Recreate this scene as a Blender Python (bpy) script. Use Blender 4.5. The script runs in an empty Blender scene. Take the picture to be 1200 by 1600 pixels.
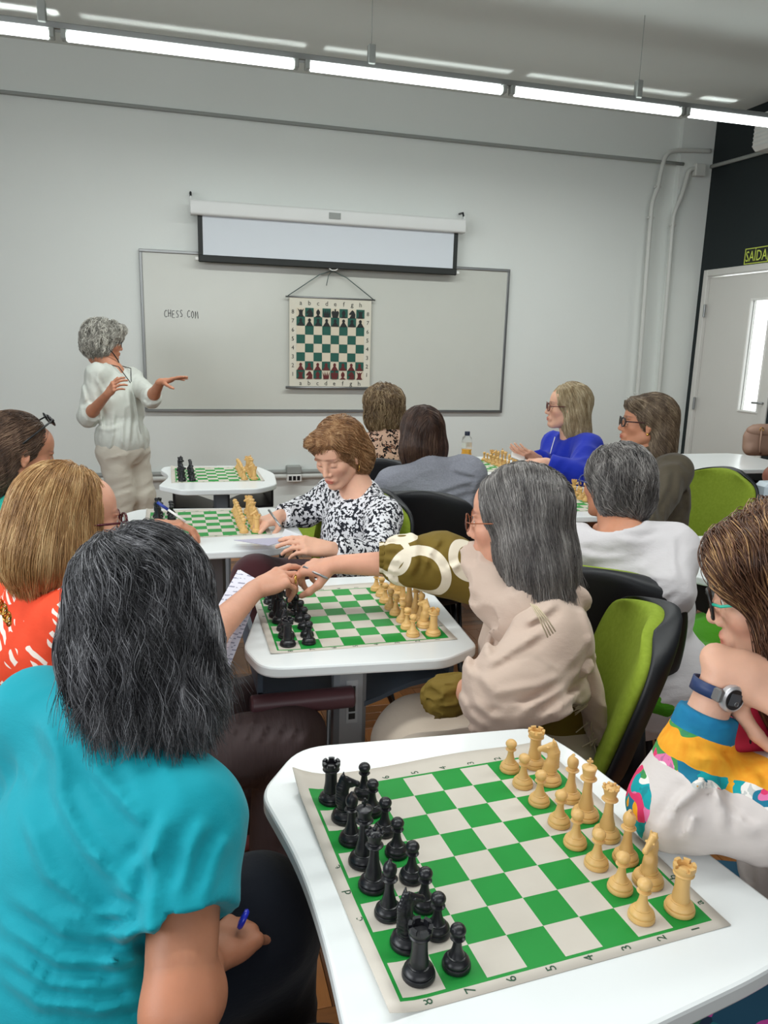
import bpy, math, random
import numpy as np
from mathutils import Vector, Matrix

# ------------------------------------------------------------------ camera, world, lights
F_PX, PITCH, ROLL, WA, CZ = 1200.9, .216, .0273, .2764, 1.44
def _rz(v, a):
    c, s = math.cos(a), math.sin(a); return np.array([c*v[0]-s*v[1], s*v[0]+c*v[1], v[2]])
_F = np.array([0, math.cos(PITCH), -math.sin(PITCH)]); _R = np.array([1, 0, 0.]); _U = np.cross(_R, _F)
_c, _s = math.cos(ROLL), math.sin(ROLL); _R, _U = _c*_R+_s*_U, -_s*_R+_c*_U
CR, CU, CF = [_rz(v, -WA) for v in (_R, _U, _F)]
CP = np.array([0, 0, CZ])
def ray(x, y): return CF+CR*(x-600)/F_PX+CU*(800-y)/F_PX
def aty(x, y, Y): d = ray(x, y); return CP+d*(Y/d[1])
def atx(x, y, X): d = ray(x, y); return CP+d*(X/d[0])
def atz(x, y, Z): d = ray(x, y); return CP+d*((Z-CZ)/d[2])
def atd(x, y, D): return CP+ray(x, y)*D

SC = bpy.context.scene
COL = SC.collection
cam_d = bpy.data.cameras.new('camera'); cam = bpy.data.objects.new('camera', cam_d); COL.objects.link(cam)
cam_d.sensor_fit = 'VERTICAL'; cam_d.sensor_height = 36.0; cam_d.sensor_width = 27.0
cam_d.lens = F_PX/1600*36.0; cam_d.clip_start = .02
cam.matrix_world = Matrix(((CR[0], CU[0], -CF[0], 0), (CR[1], CU[1], -CF[1], 0), (CR[2], CU[2], -CF[2], CZ), (0, 0, 0, 1)))
SC.camera = cam
SC.view_settings.view_transform = 'Standard'; SC.view_settings.look = 'None'
SC.view_settings.gamma = 1; SC.view_settings.use_curve_mapping = False
SC.view_settings.exposure = 0.5
W = bpy.data.worlds.new('world'); SC.world = W; W.use_nodes = True
W.node_tree.nodes['Background'].inputs[0].default_value = (.9, .95, 1, 1)
W.node_tree.nodes['Background'].inputs[1].default_value = .35
def area(name, loc, target, sx, sy, power, col=(1, 1, 1), spread=math.pi):
    l = bpy.data.lights.new(name, 'AREA'); l.shape = 'RECTANGLE'; l.size = sx; l.size_y = sy; l.energy = power; l.color = col; l.spread = spread
    o = bpy.data.objects.new(name, l); COL.objects.link(o); o.location = loc
    d = Vector(target)-Vector(loc); o.rotation_euler = d.to_track_quat('-Z', 'Y').to_euler(); return o
# daylight from the windows behind and to the left, and the ceiling tube rows above the class
area('window_light_left', (-2.9, 1.2, 1.9), (0.5, 1.6, .9), 3.6, 1.6, 84, (.93, .97, 1))
area('window_light_rear', (0.2, -2.4, 2.2), (0.8, 2.5, .6), 4.0, 1.6, 36, (.95, .98, 1))
area('tube_row_light', (1.0, 1.3, 2.86), (1.0, 1.3, 0), 5.0, .12, 40, (.96, 1, .98))
area('front_tube_row_light', (1.6, 4.51, 2.84), (1.6, 4.51, 0), 4.6, .06, 40, (.96, 1, .98))

# ------------------------------------------------------------------ helpers
def srgb(r, g, b):
    f = lambda c: (c/255/12.92 if c/255 <= .04045 else ((c/255+.055)/1.055)**2.4)
    return (f(r), f(g), f(b), 1)
MATS = {}
class NT:
    def __init__(s, name, rough=.5, metal=0., spec=.5):
        m = bpy.data.materials.new(name); m.use_nodes = True; s.m = m; s.t = m.node_tree; s.b = s.t.nodes['Principled BSDF']
        s.b.inputs['Roughness'].default_value = rough; s.b.inputs['Metallic'].default_value = metal
        s.b.inputs['Specular IOR Level'].default_value = spec; MATS[name] = m
    def n(s, ty, **kw):
        n = s.t.nodes.new('ShaderNode'+ty)
        for k, v in kw.items():
            if hasattr(n, k): setattr(n, k, v)
            else: s.set(n, k, v)
        return n
    def set(s, n, k, v):
        inp = n.inputs[k]
        if isinstance(v, bpy.types.NodeSocket): s.t.links.new(v, inp)
        else: inp.default_value = v
    def coords(s, scale=(1, 1, 1), rot=(0, 0, 0), loc=(0, 0, 0)):
        tc = s.n('TexCoord'); mp = s.n('Mapping'); s.t.links.new(tc.outputs['Object'], mp.inputs[0])
        mp.inputs['Scale'].default_value = scale; mp.inputs['Rotation'].default_value = rot; mp.inputs['Location'].default_value = loc
        return mp.outputs[0]
    def noise(s, vec, scale=5, detail=3, rough=.5, out=0):
        n = s.n('TexNoise'); s.t.links.new(vec, n.inputs['Vector']); n.inputs['Scale'].default_value = scale
        n.inputs['Detail'].default_value = detail; n.inputs['Roughness'].default_value = rough; return n.outputs[out]
    def math(s, op, a, b=0., c=None):
        n = s.n('Math', operation=op)
        for i, v in enumerate((a, b, c)):
            if v is None: continue
            if isinstance(v, bpy.types.NodeSocket): s.t.links.new(v, n.inputs[i])
            else: n.inputs[i].default_value = v
        return n.outputs[0]
    def ramp(s, fac, stops, interp='LINEAR'):
        n = s.n('ValToRGB'); s.t.links.new(fac, n.inputs[0]); r = n.color_ramp; r.interpolation = interp
        while len(r.elements) < len(stops): r.elements.new(.5)
        for e, (p, c) in zip(r.elements, stops): e.position = p; e.color = c
        return n.outputs[0]
    def mix(s, fac, a, b, blend='MIX'):
        n = s.n('Mix', data_type='RGBA', blend_type=blend)
        for i, v in ((0, fac), (6, a), (7, b)):
            if isinstance(v, bpy.types.NodeSocket): s.t.links.new(v, n.inputs[i])
            else: n.inputs[i].default_value = v
        return n.outputs[2]
    def base(s, v): s.set(s.b, 'Base Color', v); return s
    def bump(s, h, strength=.3, dist=.002):
        n = s.n('Bump'); n.inputs['Strength'].default_value = strength; n.inputs['Distance'].default_value = dist
        s.t.links.new(h, n.inputs['Height']); s.t.links.new(n.outputs[0], s.b.inputs['Normal']); return s
    def sepxyz(s, v):
        n = s.n('SeparateXYZ'); s.t.links.new(v, n.inputs[0]); return n.outputs
def plain(name, c, rough=.5, metal=0., spec=.5, nb=0., nsc=60., var=0.):
    m = NT(name, rough, metal, spec)
    if var:
        v = m.coords(); f = m.noise(v, 6, 4)
        m.base(m.mix(f, tuple(x*(1-var) for x in c[:3])+(1,), tuple(min(1, x*(1+var)) for x in c[:3])+(1,)))
    else: m.base(c)
    if nb: m.bump(m.noise(m.coords(), nsc, 3), nb, .002)
    return m.m

def finish(o, label=None, cat=None, group=None, kind=None):
    if label: o['label'] = label
    if cat: o['category'] = cat
    if group: o['group'] = group
    if kind: o['kind'] = kind
    return o
def empty(name, loc, rz=0., **kw):
    o = bpy.data.objects.new(name, None); COL.objects.link(o); o.location = tuple(float(x) for x in loc); o.rotation_euler = (0, 0, rz)
    o.empty_display_size = .05
    return finish(o, **kw)
def mesh_obj(name, V, F, m, parent=None, smooth=True, loc=None, mi=None, **kw):
    me = bpy.data.meshes.new(name)
    if isinstance(V, np.ndarray): V = V.tolist()
    if isinstance(F, np.ndarray): F = F.tolist()
    me.from_pydata(V, [], F); me.update()
    if smooth: me.polygons.foreach_set('use_smooth', [True]*len(me.polygons))
    for x in (m if isinstance(m, (list, tuple)) else [m]): me.materials.append(x)
    if mi is not None: me.polygons.foreach_set('material_index', mi)
    o = bpy.data.objects.new(name, me); COL.objects.link(o)
    if parent: o.parent = parent
    if loc is not None: o.location = tuple(float(x) for x in loc)
    return finish(o, **kw)

class MB:
    """collects simple shapes into one mesh"""
    def __init__(s): s.V = []; s.F = []; s.M = []; s.mi = 0
    def add(s, V, F):
        b = len(s.V); s.V += [tuple(map(float, v)) for v in V]; s.F += [tuple(i+b for i in f) for f in F]; s.M += [s.mi]*len(F); return s
    def box(s, lo, hi, R=None, c=None, bev=0.):
        x0, y0, z0 = lo; x1, y1, z1 = hi
        if bev:
            b = min(bev, (x1-x0)/2.01, (y1-y0)/2.01, (z1-z0)/2.01)
            V = []
            for (x, sx) in ((x0, 1), (x1, -1)):
                for (y, sy) in ((y0, 1), (y1, -1)):
                    for (z, sz) in ((z0, 1), (z1, -1)):
                        V += [(x, y+sy*b, z+sz*b), (x+sx*b, y, z+sz*b), (x+sx*b, y+sy*b, z)]
            I = lambda i, j, k, a: (i*4+j*2+k)*3+a
            Fc = []
            for i in (0, 1): Fc.append([I(i, 0, 0, 0), I(i, 1, 0, 0), I(i, 1, 1, 0), I(i, 0, 1, 0)])
            for j in (0, 1): Fc.append([I(0, j, 0, 1), I(1, j, 0, 1), I(1, j, 1, 1), I(0, j, 1, 1)])
            for k in (0, 1): Fc.append([I(0, 0, k, 2), I(1, 0, k, 2), I(1, 1, k, 2), I(0, 1, k, 2)])
            for j in (0, 1):
                for k in (0, 1): Fc.append([I(0, j, k, 1), I(1, j, k, 1), I(1, j, k, 2), I(0, j, k, 2)])
            for i in (0, 1):
                for k in (0, 1): Fc.append([I(i, 0, k, 0), I(i, 1, k, 0), I(i, 1, k, 2), I(i, 0, k, 2)])
            for i in (0, 1):
                for j in (0, 1): Fc.append([I(i, j, 0, 0), I(i, j, 1, 0), I(i, j, 1, 1), I(i, j, 0, 1)])
            for i in (0, 1):
                for j in (0, 1):
                    for k in (0, 1): Fc.append([I(i, j, k, 0), I(i, j, k, 1), I(i, j, k, 2)])
        else:
            V = [(x, y, z) for x in (x0, x1) for y in (y0, y1) for z in (z0, z1)]
            Fc = [(0, 1, 3, 2), (4, 6, 7, 5), (0, 4, 5, 1), (2, 3, 7, 6), (0, 2, 6, 4), (1, 5, 7, 3)]
        V = np.array(V, float)
        cen = V.mean(0)
        out = []
        for f in Fc:   # orient outwards
            p = V[list(f)]; n = np.cross(p[1]-p[0], p[2]-p[0])
            out.append(tuple(f) if n@(p.mean(0)-cen) > 0 else tuple(f)[::-1])
        if R is not None: V = V@np.array(R).T
        if c is not None: V = V+np.array(c)
        return s.add(V, out)
    def tube(s, pts, r, seg=8, closed=False, cap=True):
        P = np.array(pts, float); n = len(P); rr = np.full(n, r) if np.isscalar(r) else np.array(r, float)
        T = np.gradient(P, axis=0); 
        if closed: T = np.roll(P, -1, 0)-np.roll(P, 1, 0)
        T /= np.linalg.norm(T, axis=1)[:, None]+1e-12
        u = np.cross(T[0], [0, 0, 1.]); 
        if np.linalg.norm(u) < 1e-3: u = np.cross(T[0], [1., 0, 0])
        u /= np.linalg.norm(u); V = []
        for i in range(n):
            u = u-T[i]*(u@T[i]); u /= np.linalg.norm(u)+1e-12; w = np.cross(T[i], u)
            for k in range(seg):
                a = 2*math.pi*k/seg; V.append(P[i]+rr[i]*(math.cos(a)*u+math.sin(a)*w))
        Fc = []
        for i in range(n if closed else n-1):
            j = (i+1) % n
            for k in range(seg): Fc.append((i*seg+k, i*seg+(k+1) % seg, j*seg+(k+1) % seg, j*seg+k))
        if cap and not closed: Fc += [tuple(range(seg))[::-1], tuple((n-1)*seg+k for k in range(seg))]
        return s.add(V, Fc)
    def lathe(s, prof, seg=24, c=(0, 0, 0), ax=None):
        V = []; Fc = []; n = len(prof)
        for r, z in prof:
            for k in range(seg):
                a = 2*math.pi*k/seg; V.append((r*math.cos(a), r*math.sin(a), z))
        for i in range(n-1):
            for k in range(seg): Fc.append((i*seg+k, i*seg+(k+1) % seg, (i+1)*seg+(k+1) % seg, (i+1)*seg+k))
        Fc += [tuple(range(seg))[::-1], tuple((n-1)*seg+k for k in range(seg))]
        V = np.array(V)
        if ax is not None: V = V@frame(ax).T
        return s.add(V+np.array(c), Fc)
    def prism(s, poly, z0, z1, bev=0.):
        n = len(poly); P = np.array(poly, float)
        rings = [(P, z0), (P, z1)]
        if bev:
            N = np.roll(P, -1, 0)-np.roll(P, 1, 0); N = np.stack([N[:, 1], -N[:, 0]], 1); N /= np.linalg.norm(N, axis=1)[:, None]+1e-9
            rings = [(P-N*bev, z0), (P-N*bev*.3, z0+bev*.3), (P, z0+bev), (P, z1-bev), (P-N*bev*.3, z1-bev*.3), (P-N*bev, z1)]
        V = []
        for Q, z in rings: V += [(x, y, z) for x, y in Q]
        Fc = []
        for i in range(len(rings)-1):
            for k in range(n): Fc.append((i*n+k, i*n+(k+1) % n, (i+1)*n+(k+1) % n, (i+1)*n+k))
        Fc += [tuple(range(n))[::-1], tuple((len(rings)-1)*n+k for k in range(n))]
        return s.add(V, Fc)
    def ball(s, c, r, seg=12, rings=8, R=None):
        r = np.array([r]*3 if np.isscalar(r) else r, float); V = [(0, 0, -1)]; Fc = []
        for i in range(1, rings):
            t = math.pi*i/rings
            for k in range(seg): a = 2*math.pi*k/seg; V.append((math.sin(t)*math.cos(a), math.sin(t)*math.sin(a), -math.cos(t)))
        V.append((0, 0, 1)); top = len(V)-1
        for k in range(seg):
            Fc.append((0, 1+(k+1) % seg, 1+k)); b = 1+(rings-2)*seg; Fc.append((b+k, b+(k+1) % seg, top))
            for i in range(rings-2): a = 1+i*seg; Fc.append((a+k, a+(k+1) % seg, a+seg+(k+1) % seg, a+seg+k))
        V = np.array(V)*r
        if R is not None: V = V@np.array(R).T
        return s.add(V+np.array(c), Fc)
    def build(s, name, m, parent=None, smooth=False, base=None, **kw):
        V = np.array(s.V)
        if base is not None: V = V-np.array(base)
        o = mesh_obj(name, V, s.F, m, parent, smooth, mi=s.M if isinstance(m, (list, tuple)) else None, **kw); return o
def unit(v): v = np.array(v, float); return v/(np.linalg.norm(v)+1e-12)
def frame(zax, xh=None):
    z = unit(zax); h = np.array(xh if xh is not None else ([1., 0, 0] if abs(z[0]) < .9 else [0, 1., 0]), float)
    x = unit(h-z*(h@z)); return np.stack([x, np.cross(z, x), z], 1)
def roundpoly(pts, rad, n=6):
    out = []; N = len(pts)
    for i in range(N):
        p = np.array(pts[i], float); a = np.array(pts[i-1], float); b = np.array(pts[(i+1) % N], float)
        r = rad[i] if not np.isscalar(rad) else rad
        if r <= 0: out.append(tuple(p)); continue
        la, lb = np.linalg.norm(a-p), np.linalg.norm(b-p); r = min(r, la*.48, lb*.48)
        A = p+(a-p)/la*r; B = p+(b-p)/lb*r
        for k in range(n+1):
            t = k/n; out.append(tuple((1-t)**2*A+2*t*(1-t)*p+t*t*B))
    return out
def autosmooth(o, ang=40):
    me = o.data; me.polygons.foreach_set('use_smooth', [True]*len(me.polygons))
    me.set_sharp_from_angle(angle=math.radians(ang)); return o
def copy_tree(o, **kw):
    c = o.copy(); COL.objects.link(c)
    for ch in o.children:
        d = ch.copy(); COL.objects.link(d); d.parent = c
        for g in ch.children:
            e = g.copy(); COL.objects.link(e); e.parent = d
    return finish(c, **kw)

# ------------------------------------------------------------------ signed distance modelling
def hsh(i, j, k, seed=0):
    n = (i*73856093) ^ (j*19349663) ^ (k*83492791) ^ (seed*2654435 & 0x7fffffff)
    n = (n ^ (n >> 13))*1274126177 & 0x7fffffff; n = n ^ (n >> 16); return (n & 0xffff)/65535.
def vnoise(P, seed=0):
    I = np.floor(P).astype(np.int64); f = P-I; f = f*f*(3-2*f); r = 0
    for a in (0, 1):
        for b in (0, 1):
            for c in (0, 1):
                w = (f[..., 0] if a else 1-f[..., 0])*(f[..., 1] if b else 1-f[..., 1])*(f[..., 2] if c else 1-f[..., 2])
                r = r+w*hsh(I[..., 0]+a, I[..., 1]+b, I[..., 2]+c, seed)
    return r
def ridges(amp, size, dirs=None, seed=0, sharp=1.):
    """fold displacement: noise stretched along dirs[2]"""
    R = np.eye(3) if dirs is None else frame(dirs)
    sz = np.array(size, float)
    def f(P):
        Q = (P@R)/sz; Q = Q+.35*vnoise(P*9, seed+7)[..., None]
        a = 1-np.abs(2*vnoise(Q, seed)-1); return -amp*(a**(1+sharp)-.4)
    return f
class Fld:
    def __init__(s): s.p = []; s.disp = None; s.amp = 0.
    def cone(s, a, b, ra, rb, k=.02, cuts=(), flat=None, op='u'):
        a = np.array(a, float); b = np.array(b, float)
        s.p.append(('c', a, b, ra, rb, k, [(np.array(x, float), unit(n)) for x, n in cuts], None if flat is None else (unit(flat[0]), flat[1]), op, (a+b)/2, np.linalg.norm(a-b)/2+max(ra, rb)*(1 if flat is None else max(1, flat[1])))); return s
    def ell(s, c, r, R=None, k=.02, op='u', cuts=()):
        c = np.array(c, float); r = np.array(r, float)
        s.p.append(('e', c, r, R, None, k, [(np.array(x, float), unit(n)) for x, n in cuts], None, op, c, r.max())); return s
    def prim(s, q, P):
        if q[0] == 'c':
            _, a, b, ra, rb, k, cuts, flat, op, _, _ = q
            X = P
            if flat is not None:
                t = (P-a)@flat[0]; ab = b-a; ab = ab-flat[0]*(ab@flat[0])+flat[0]*(ab@flat[0])/flat[1]; X = P+np.multiply.outer(t*(1/flat[1]-1), flat[0])
            else: ab = b-a
            L2 = ab@ab+1e-12; t = np.clip(((X-a)@ab)/L2, 0, 1)
            d = np.linalg.norm(X-a-t[..., None]*ab, axis=-1)-(ra+(rb-ra)*t)
        else:
            _, c, r, R, _, k, cuts, _, op, _, _ = q
            X = P-c
            if R is not None: X = X@R
            k0 = np.linalg.norm(X/r, axis=-1); k1 = np.linalg.norm(X/(r*r), axis=-1)+1e-9; d = k0*(k0-1)/k1
            d = np.where(k0 < .2, -min(r), d)
        for x, n in cuts: d = np.maximum(d, (P-x)@n)
        return d
    def comb(s, D, d, k, op):
        if op == 'u':
            if k <= 0: return np.minimum(D, d)
            h = np.clip(.5+.5*(d-D)/k, 0, 1); return D*h+d*(1-h)-k*h*(1-h)
        h = np.clip(.5-.5*(D+d)/k, 0, 1); return D*(1-h)-d*h+k*h*(1-h)
    def ev(s, P):
        D = np.full(P.shape[:-1], 1.)
        for q in s.p: D = s.comb(D, s.prim(q, P), q[5], q[8])
        if s.disp is not None: D = D+s.disp(P)
        return D
    def grad(s, P, e=.002):
        g = np.stack([s.ev(P+np.array(v)*e)-s.ev(P-np.array(v)*e) for v in ((1, 0, 0), (0, 1, 0), (0, 0, 1))], -1)
        return g/(np.linalg.norm(g, axis=-1)[..., None]+1e-9)
    def mesh(s, h, pad=None):
        U = [q for q in s.p if q[8] == 'u']; B = 4
        lo = np.min([q[9]-q[10] for q in U], 0)-3*h-s.amp; hi = np.max([q[9]+q[10] for q in U], 0)+3*h+s.amp
        nb = np.ceil((hi-lo)/(B*h)).astype(int)+1
        ii = np.stack(np.meshgrid(*[np.arange(x) for x in nb], indexing='ij'), -1).reshape(-1, 3)
        cen = lo+(ii*B+1.5)*h
        D = np.full(len(cen), 1.)
        thr = 7.5*h+s.amp*1.5+.004
        for q in s.p:
            w = np.linalg.norm(cen-q[9], axis=1) < q[10]+q[5]+thr+.02
            if w.any(): D[w] = s.comb(D[w], s.prim(q, cen[w]), q[5], q[8])
        act = np.abs(D) < thr
        V = np.where(D < 0, -1., 1.).astype(np.float32)
        G = np.repeat(np.repeat(np.repeat(V.reshape(nb), B, 0), B, 1), B, 2)
        ai = ii[act]; ac = cen[act]
        off = np.stack(np.meshgrid(*[np.arange(B)]*3, indexing='ij'), -1).reshape(-1, 3)
        P = lo+(ai[:, None, :]*B+off[None])*h
        D = np.full(P.shape[:2], 1.)
        for q in s.p:
            w = np.linalg.norm(ac-q[9], axis=1) < q[10]+q[5]+3.5*h+s.amp+.012
            if w.any(): D[w] = s.comb(D[w], s.prim(q, P[w]), q[5], q[8])
        if s.disp is not None: D = D+s.disp(P)
        I = ai[:, None, :]*B+off[None]
        G[I[..., 0], I[..., 1], I[..., 2]] = D
        return surfnet(G, lo, h)
def surfnet(v, lo, h):
    s = v < 0; nx, ny, nz = v.shape
    c = np.zeros((nx-1, ny-1, nz-1), np.int8)
    for a in (0, 1):
        for b in (0, 1):
            for d in (0, 1): c += s[a:nx-1+a, b:ny-1+b, d:nz-1+d]
    act = (c > 0) & (c < 8); I = np.argwhere(act); n = len(I)
    idx = np.full(act.shape, -1, np.int64); idx[act] = np.arange(n)
    S = np.zeros((n, 3)); C = np.zeros(n)
    for ax in range(3):
        o1, o2 = [k for k in range(3) if k != ax]
        for a in (0, 1):
            for b in (0, 1):
                p = np.zeros(3, int); p[o1] = a; p[o2] = b; q = p.copy(); q[ax] = 1
                v0 = v[tuple((I+p).T)]; v1 = v[tuple((I+q).T)]; cr = (v0 < 0) != (v1 < 0)
                t = np.where(cr, v0/np.where(cr, v0-v1, 1), 0)
                w = p[None]+0.*S; w[:, ax] = t; S += w*cr[:, None]; C += cr
    V = lo+(I+S/np.maximum(C, 1)[:, None])*h
    F = []
    for ax in range(3):
        o1, o2 = (ax+1) % 3, (ax+2) % 3
        sl0 = [slice(None)]*3; sl1 = [slice(None)]*3; sl0[ax] = slice(0, -1); sl1[ax] = slice(1, None)
        e = s[tuple(sl0)] != s[tuple(sl1)]; E = np.argwhere(e)
        ok = (E[:, o1] > 0) & (E[:, o2] > 0) & (E[:, o1] < v.shape[o1]-1) & (E[:, o2] < v.shape[o2]-1); E = E[ok]
        if not len(E): continue
        u1 = np.zeros(3, int); u1[o1] = 1; u2 = np.zeros(3, int); u2[o2] = 1
        q = np.stack([idx[tuple((E-u1-u2).T)], idx[tuple((E-u2).T)], idx[tuple(E.T)], idx[tuple((E-u1).T)]], 1)
        neg = ~s[tuple(E.T)]; q[neg] = q[neg][:, ::-1]; F.append(q)
    return V, np.concatenate(F)
def relax(V, F, it=1, lam=.5):
    for _ in range(it):
        S = np.zeros_like(V); C = np.zeros(len(V))
        for k in range(4):
            np.add.at(S, F[:, k], V[F[:, (k+1) % 4]]+V[F[:, k-1]]); np.add.at(C, F[:, k], 2)
        V = V+lam*(S/C[:, None]-V)
    return V
def sdf_obj(name, fld, h, m, parent, base, rel=0, **kw):
    V, F = fld.mesh(h)
    if rel: V = relax(V, F, rel)
    return mesh_obj(name, V-np.array(base), F, m, parent, **kw)
# ------------------------------------------------------------------ materials for the room
def wall_mat(name, c, rough=.55):
    m = NT(name, rough, 0, .3); v = m.coords()
    m.base(m.mix(m.noise(v, 1.3, 4), tuple(x*.97 for x in c[:3])+(1,), tuple(min(1, x*1.02) for x in c[:3])+(1,)))
    m.bump(m.noise(v, 35, 4), .12, .004); return m.m
M_wall = wall_mat('white_wall_paint', srgb(226, 230, 226))
M_ceil = wall_mat('grey_ceiling_paint', srgb(224, 228, 224), .9)
M_rear = wall_mat('grey_rear_wall_paint', srgb(120, 122, 120))
M_black_wall = wall_mat('black_wall_paint', srgb(30, 38, 40), .6)
M_door = plain('door_laminate', srgb(212, 211, 206), .4, nb=.05)
M_alu = plain('brushed_aluminium', srgb(150, 152, 152), .35, .8)
M_pipe = plain('painted_conduit', srgb(206, 208, 203), .45)
M_greycond = plain('grey_conduit', srgb(150, 154, 150), .5)
M_board = plain('whiteboard_enamel', srgb(206, 208, 200), .16, spec=.5, var=.02)
M_case = plain('screen_case_plastic', srgb(222, 224, 222), .4)
M_scrw = plain('screen_fabric', srgb(214, 220, 226), .7)
M_scrk = plain('screen_black_border', srgb(30, 34, 32), .6)
M_marker = plain('marker_ink', srgb(60, 62, 66), .6)
M_black = plain('black_plastic', srgb(22, 23, 25), .42)
M_darkmetal = plain('dark_steel', srgb(48, 50, 52), .4, .6)
M_desk = plain('white_desk_laminate', srgb(232, 236, 236), .22, spec=.5, nb=.03, nsc=200)
M_edge = plain('desk_edge_band', srgb(188, 184, 176), .4)
M_col = plain('grey_desk_column', srgb(160, 164, 170), .4, .2)
M_tray = plain('blue_grey_tray', srgb(82, 94, 108), .5)
M_white = plain('white_plastic', srgb(228, 228, 224), .4)
M_paper = plain('white_paper', srgb(226, 226, 232), .7)
def emis(name, c, st):
    m = bpy.data.materials.new(name); m.use_nodes = True; b = m.node_tree.nodes['Principled BSDF']
    b.inputs['Base Color'].default_value = c; b.inputs['Emission Color'].default_value = c; b.inputs['Emission Strength'].default_value = st; return m
M_tube = emis('lit_tube', (.93, 1, .98, 1), 5.)
M_day = emis('daylight_beyond_door', (.95, 1, .98, 1), 1.6)

YW, XW, HC = 6.25, 4.653, 3.39
X0, Y0 = -3.1, -2.7
# ------------------------------------------------------------------ room shell
def struct(name, mb, m, parent=None, **kw): return mb.build(name, m, parent, kind='structure', **kw)
struct('wall_back', MB().box((X0-.15, YW, 0), (XW+.15, YW+.15, HC)), M_wall)
struct('wall_left', MB().box((X0-.15, Y0, 0), (X0, YW, HC)), M_rear)
struct('wall_front', MB().box((X0-.15, Y0-.15, 0), (XW+.15, Y0, HC)), M_rear)
struct('ceiling', MB().box((X0-.15, Y0-.15, HC), (XW+.15, YW+.15, HC+.12)), M_ceil)
DY0, DY1, DZ = 5.17, 6.13, 2.15     # door opening with its frame
wr = MB(); wr.box((XW, Y0, 0), (XW+.15, DY0, HC)); wr.box((XW, DY1, 0), (XW+.15, YW, HC)); wr.box((XW, DY0, DZ), (XW+.15, DY1, HC))
struct('wall_right', wr, M_black_wall)
# floor with wood block parquet
M_sub = plain('floor_base', srgb(52, 34, 22), .6)
floor = struct('floor', MB().box((X0-.15, Y0-.15, -.08), (XW+.15, YW+.15, -.006)), M_sub)
woods = []
for i, c in enumerate(((118, 76, 42), (150, 98, 54), (92, 58, 34), (134, 84, 44))):
    m = NT('parquet_wood_%s' % 'abcd'[i], .32, 0, .4); v = m.coords((6, 60, 6)); f = m.noise(v, 2., 4)
    a = srgb(*c); m.base(m.mix(f, tuple(x*.7 for x in a[:3])+(1,), tuple(x*1.25 for x in a[:3])+(1,))); m.bump(f, .1, .001); woods.append(m.m)
S = .30; NB = 5; sw = S/NB
strip_me = []
for m_ in woods:
    me_o = MB().box((-S/2+.0008, -sw/2+.0008, -.006), (S/2-.0008, sw/2-.0008, 0), bev=.001).build('strip', m_); strip_me.append(me_o.data); COL.objects.unlink(me_o); bpy.data.objects.remove(me_o)
random.seed(5)
rest = MB(); near = []
for ix in range(-6, 16):
    for iy in range(2, 21):
        cx, cy = ix*S+.1, iy*S+.05
        if not (-1.6 < cx < XW-.2 and cy < YW-.15): continue
        for k in range(NB):
            o = (k-(NB-1)/2)*sw; mi = random.randrange(4)
            x, y, rz = (cx, cy+o, 0) if (ix+iy) % 2 else (cx+o, cy, math.pi/2)
            near.append((math.hypot(x-.6, y-1.6), x, y, rz, mi))
near.sort()
for q, (d, x, y, rz, mi) in enumerate(near):
    if q < 290:
        o = bpy.data.objects.new('parquet_strip', strip_me[mi]); COL.objects.link(o); o.parent = floor; o.location = (x, y, 0); o.rotation_euler = (0, 0, rz)
    else:
        rest.mi = mi; a, b = (S/2-.0008, sw/2-.0008); a, b = (a, b) if rz == 0 else (b, a); rest.box((x-a, y-b, -.006), (x+a, y+b, 0))
rest.build('parquet_field', woods, floor, kind='stuff')
struct('trim_1', MB().box((4.33, YW-.055, 0), (XW, YW, HC)), M_wall)      # pilaster in the corner
# door on the right wall
dr = empty('door_1', (XW, DY0, 0), kind='structure')
MBd = lambda: MB()
fr = MB(); t = .055
fr.box((-.015, DY1-t-DY0, 0), (.16, DY1-DY0, DZ), bev=.004); fr.box((-.015, 0, 0), (.16, t, DZ), bev=.004); fr.box((-.015, t, DZ-t), (.16, DY1-DY0-t, DZ), bev=.004)
fr.build('door_frame', M_door, dr)
gy0, gy1 = aty(1, 1, 1)[0]*0+5.36, 5.60
gT = atx(1173, 469, XW); gB = atx(1150, 640, XW); gR = atx(1179, 641, XW)
gy1 = (gT[1]+gB[1])/2-DY0; gy0 = gR[1]-DY0; gz0 = gB[2]; gz1 = gT[2]
L0, L1, Z1 = t+.004, DY1-DY0-t-.004, DZ-t-.012
lf = MB(); lf.box((.02, L0, .01), (.06, gy0, Z1)); lf.box((.02, gy1, .01), (.06, L1, Z1)); lf.box((.02, gy0, .01), (.06, gy1, gz0)); lf.box((.02, gy0, gz1), (.06, gy1, Z1))
lf.build('door_leaf', M_door, dr)
gf = MB(); e = .016; gy0 += .0015; gy1 -= .0015; gz0 += .0015; gz1 -= .0015
for a in (((.01, gy0-e, gz0-e), (.07, gy0, gz1+e)), ((.01, gy1, gz0-e), (.07, gy1+e, gz1+e)), ((.01, gy0, gz0-e), (.07, gy1, gz0)), ((.01, gy0, gz1), (.07, gy1, gz1+e))): gf.box(*a, bev=.003)
gf.build('pane_frame', M_white, dr)
mg = NT('door_glass', .05, 0, .5); mg.base((1, 1, 1, 1)); mg.b.inputs['Transmission Weight'].default_value = 1; mg.b.inputs['IOR'].default_value = 1.02
MB().box((.036, gy0, gz0), (.042, gy1, gz1)).build('pane', mg.m, dr)
hd = MB(); hp = atx(1192, 630, XW); hy, hz = hp[1]-DY0, hp[2]
hd.tube([(.02, hy-.02, hz), (-.035, hy-.02, hz), (-.045, hy-.01, hz), (-.045, hy+.075, hz-.002)], .009, 8)
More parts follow.
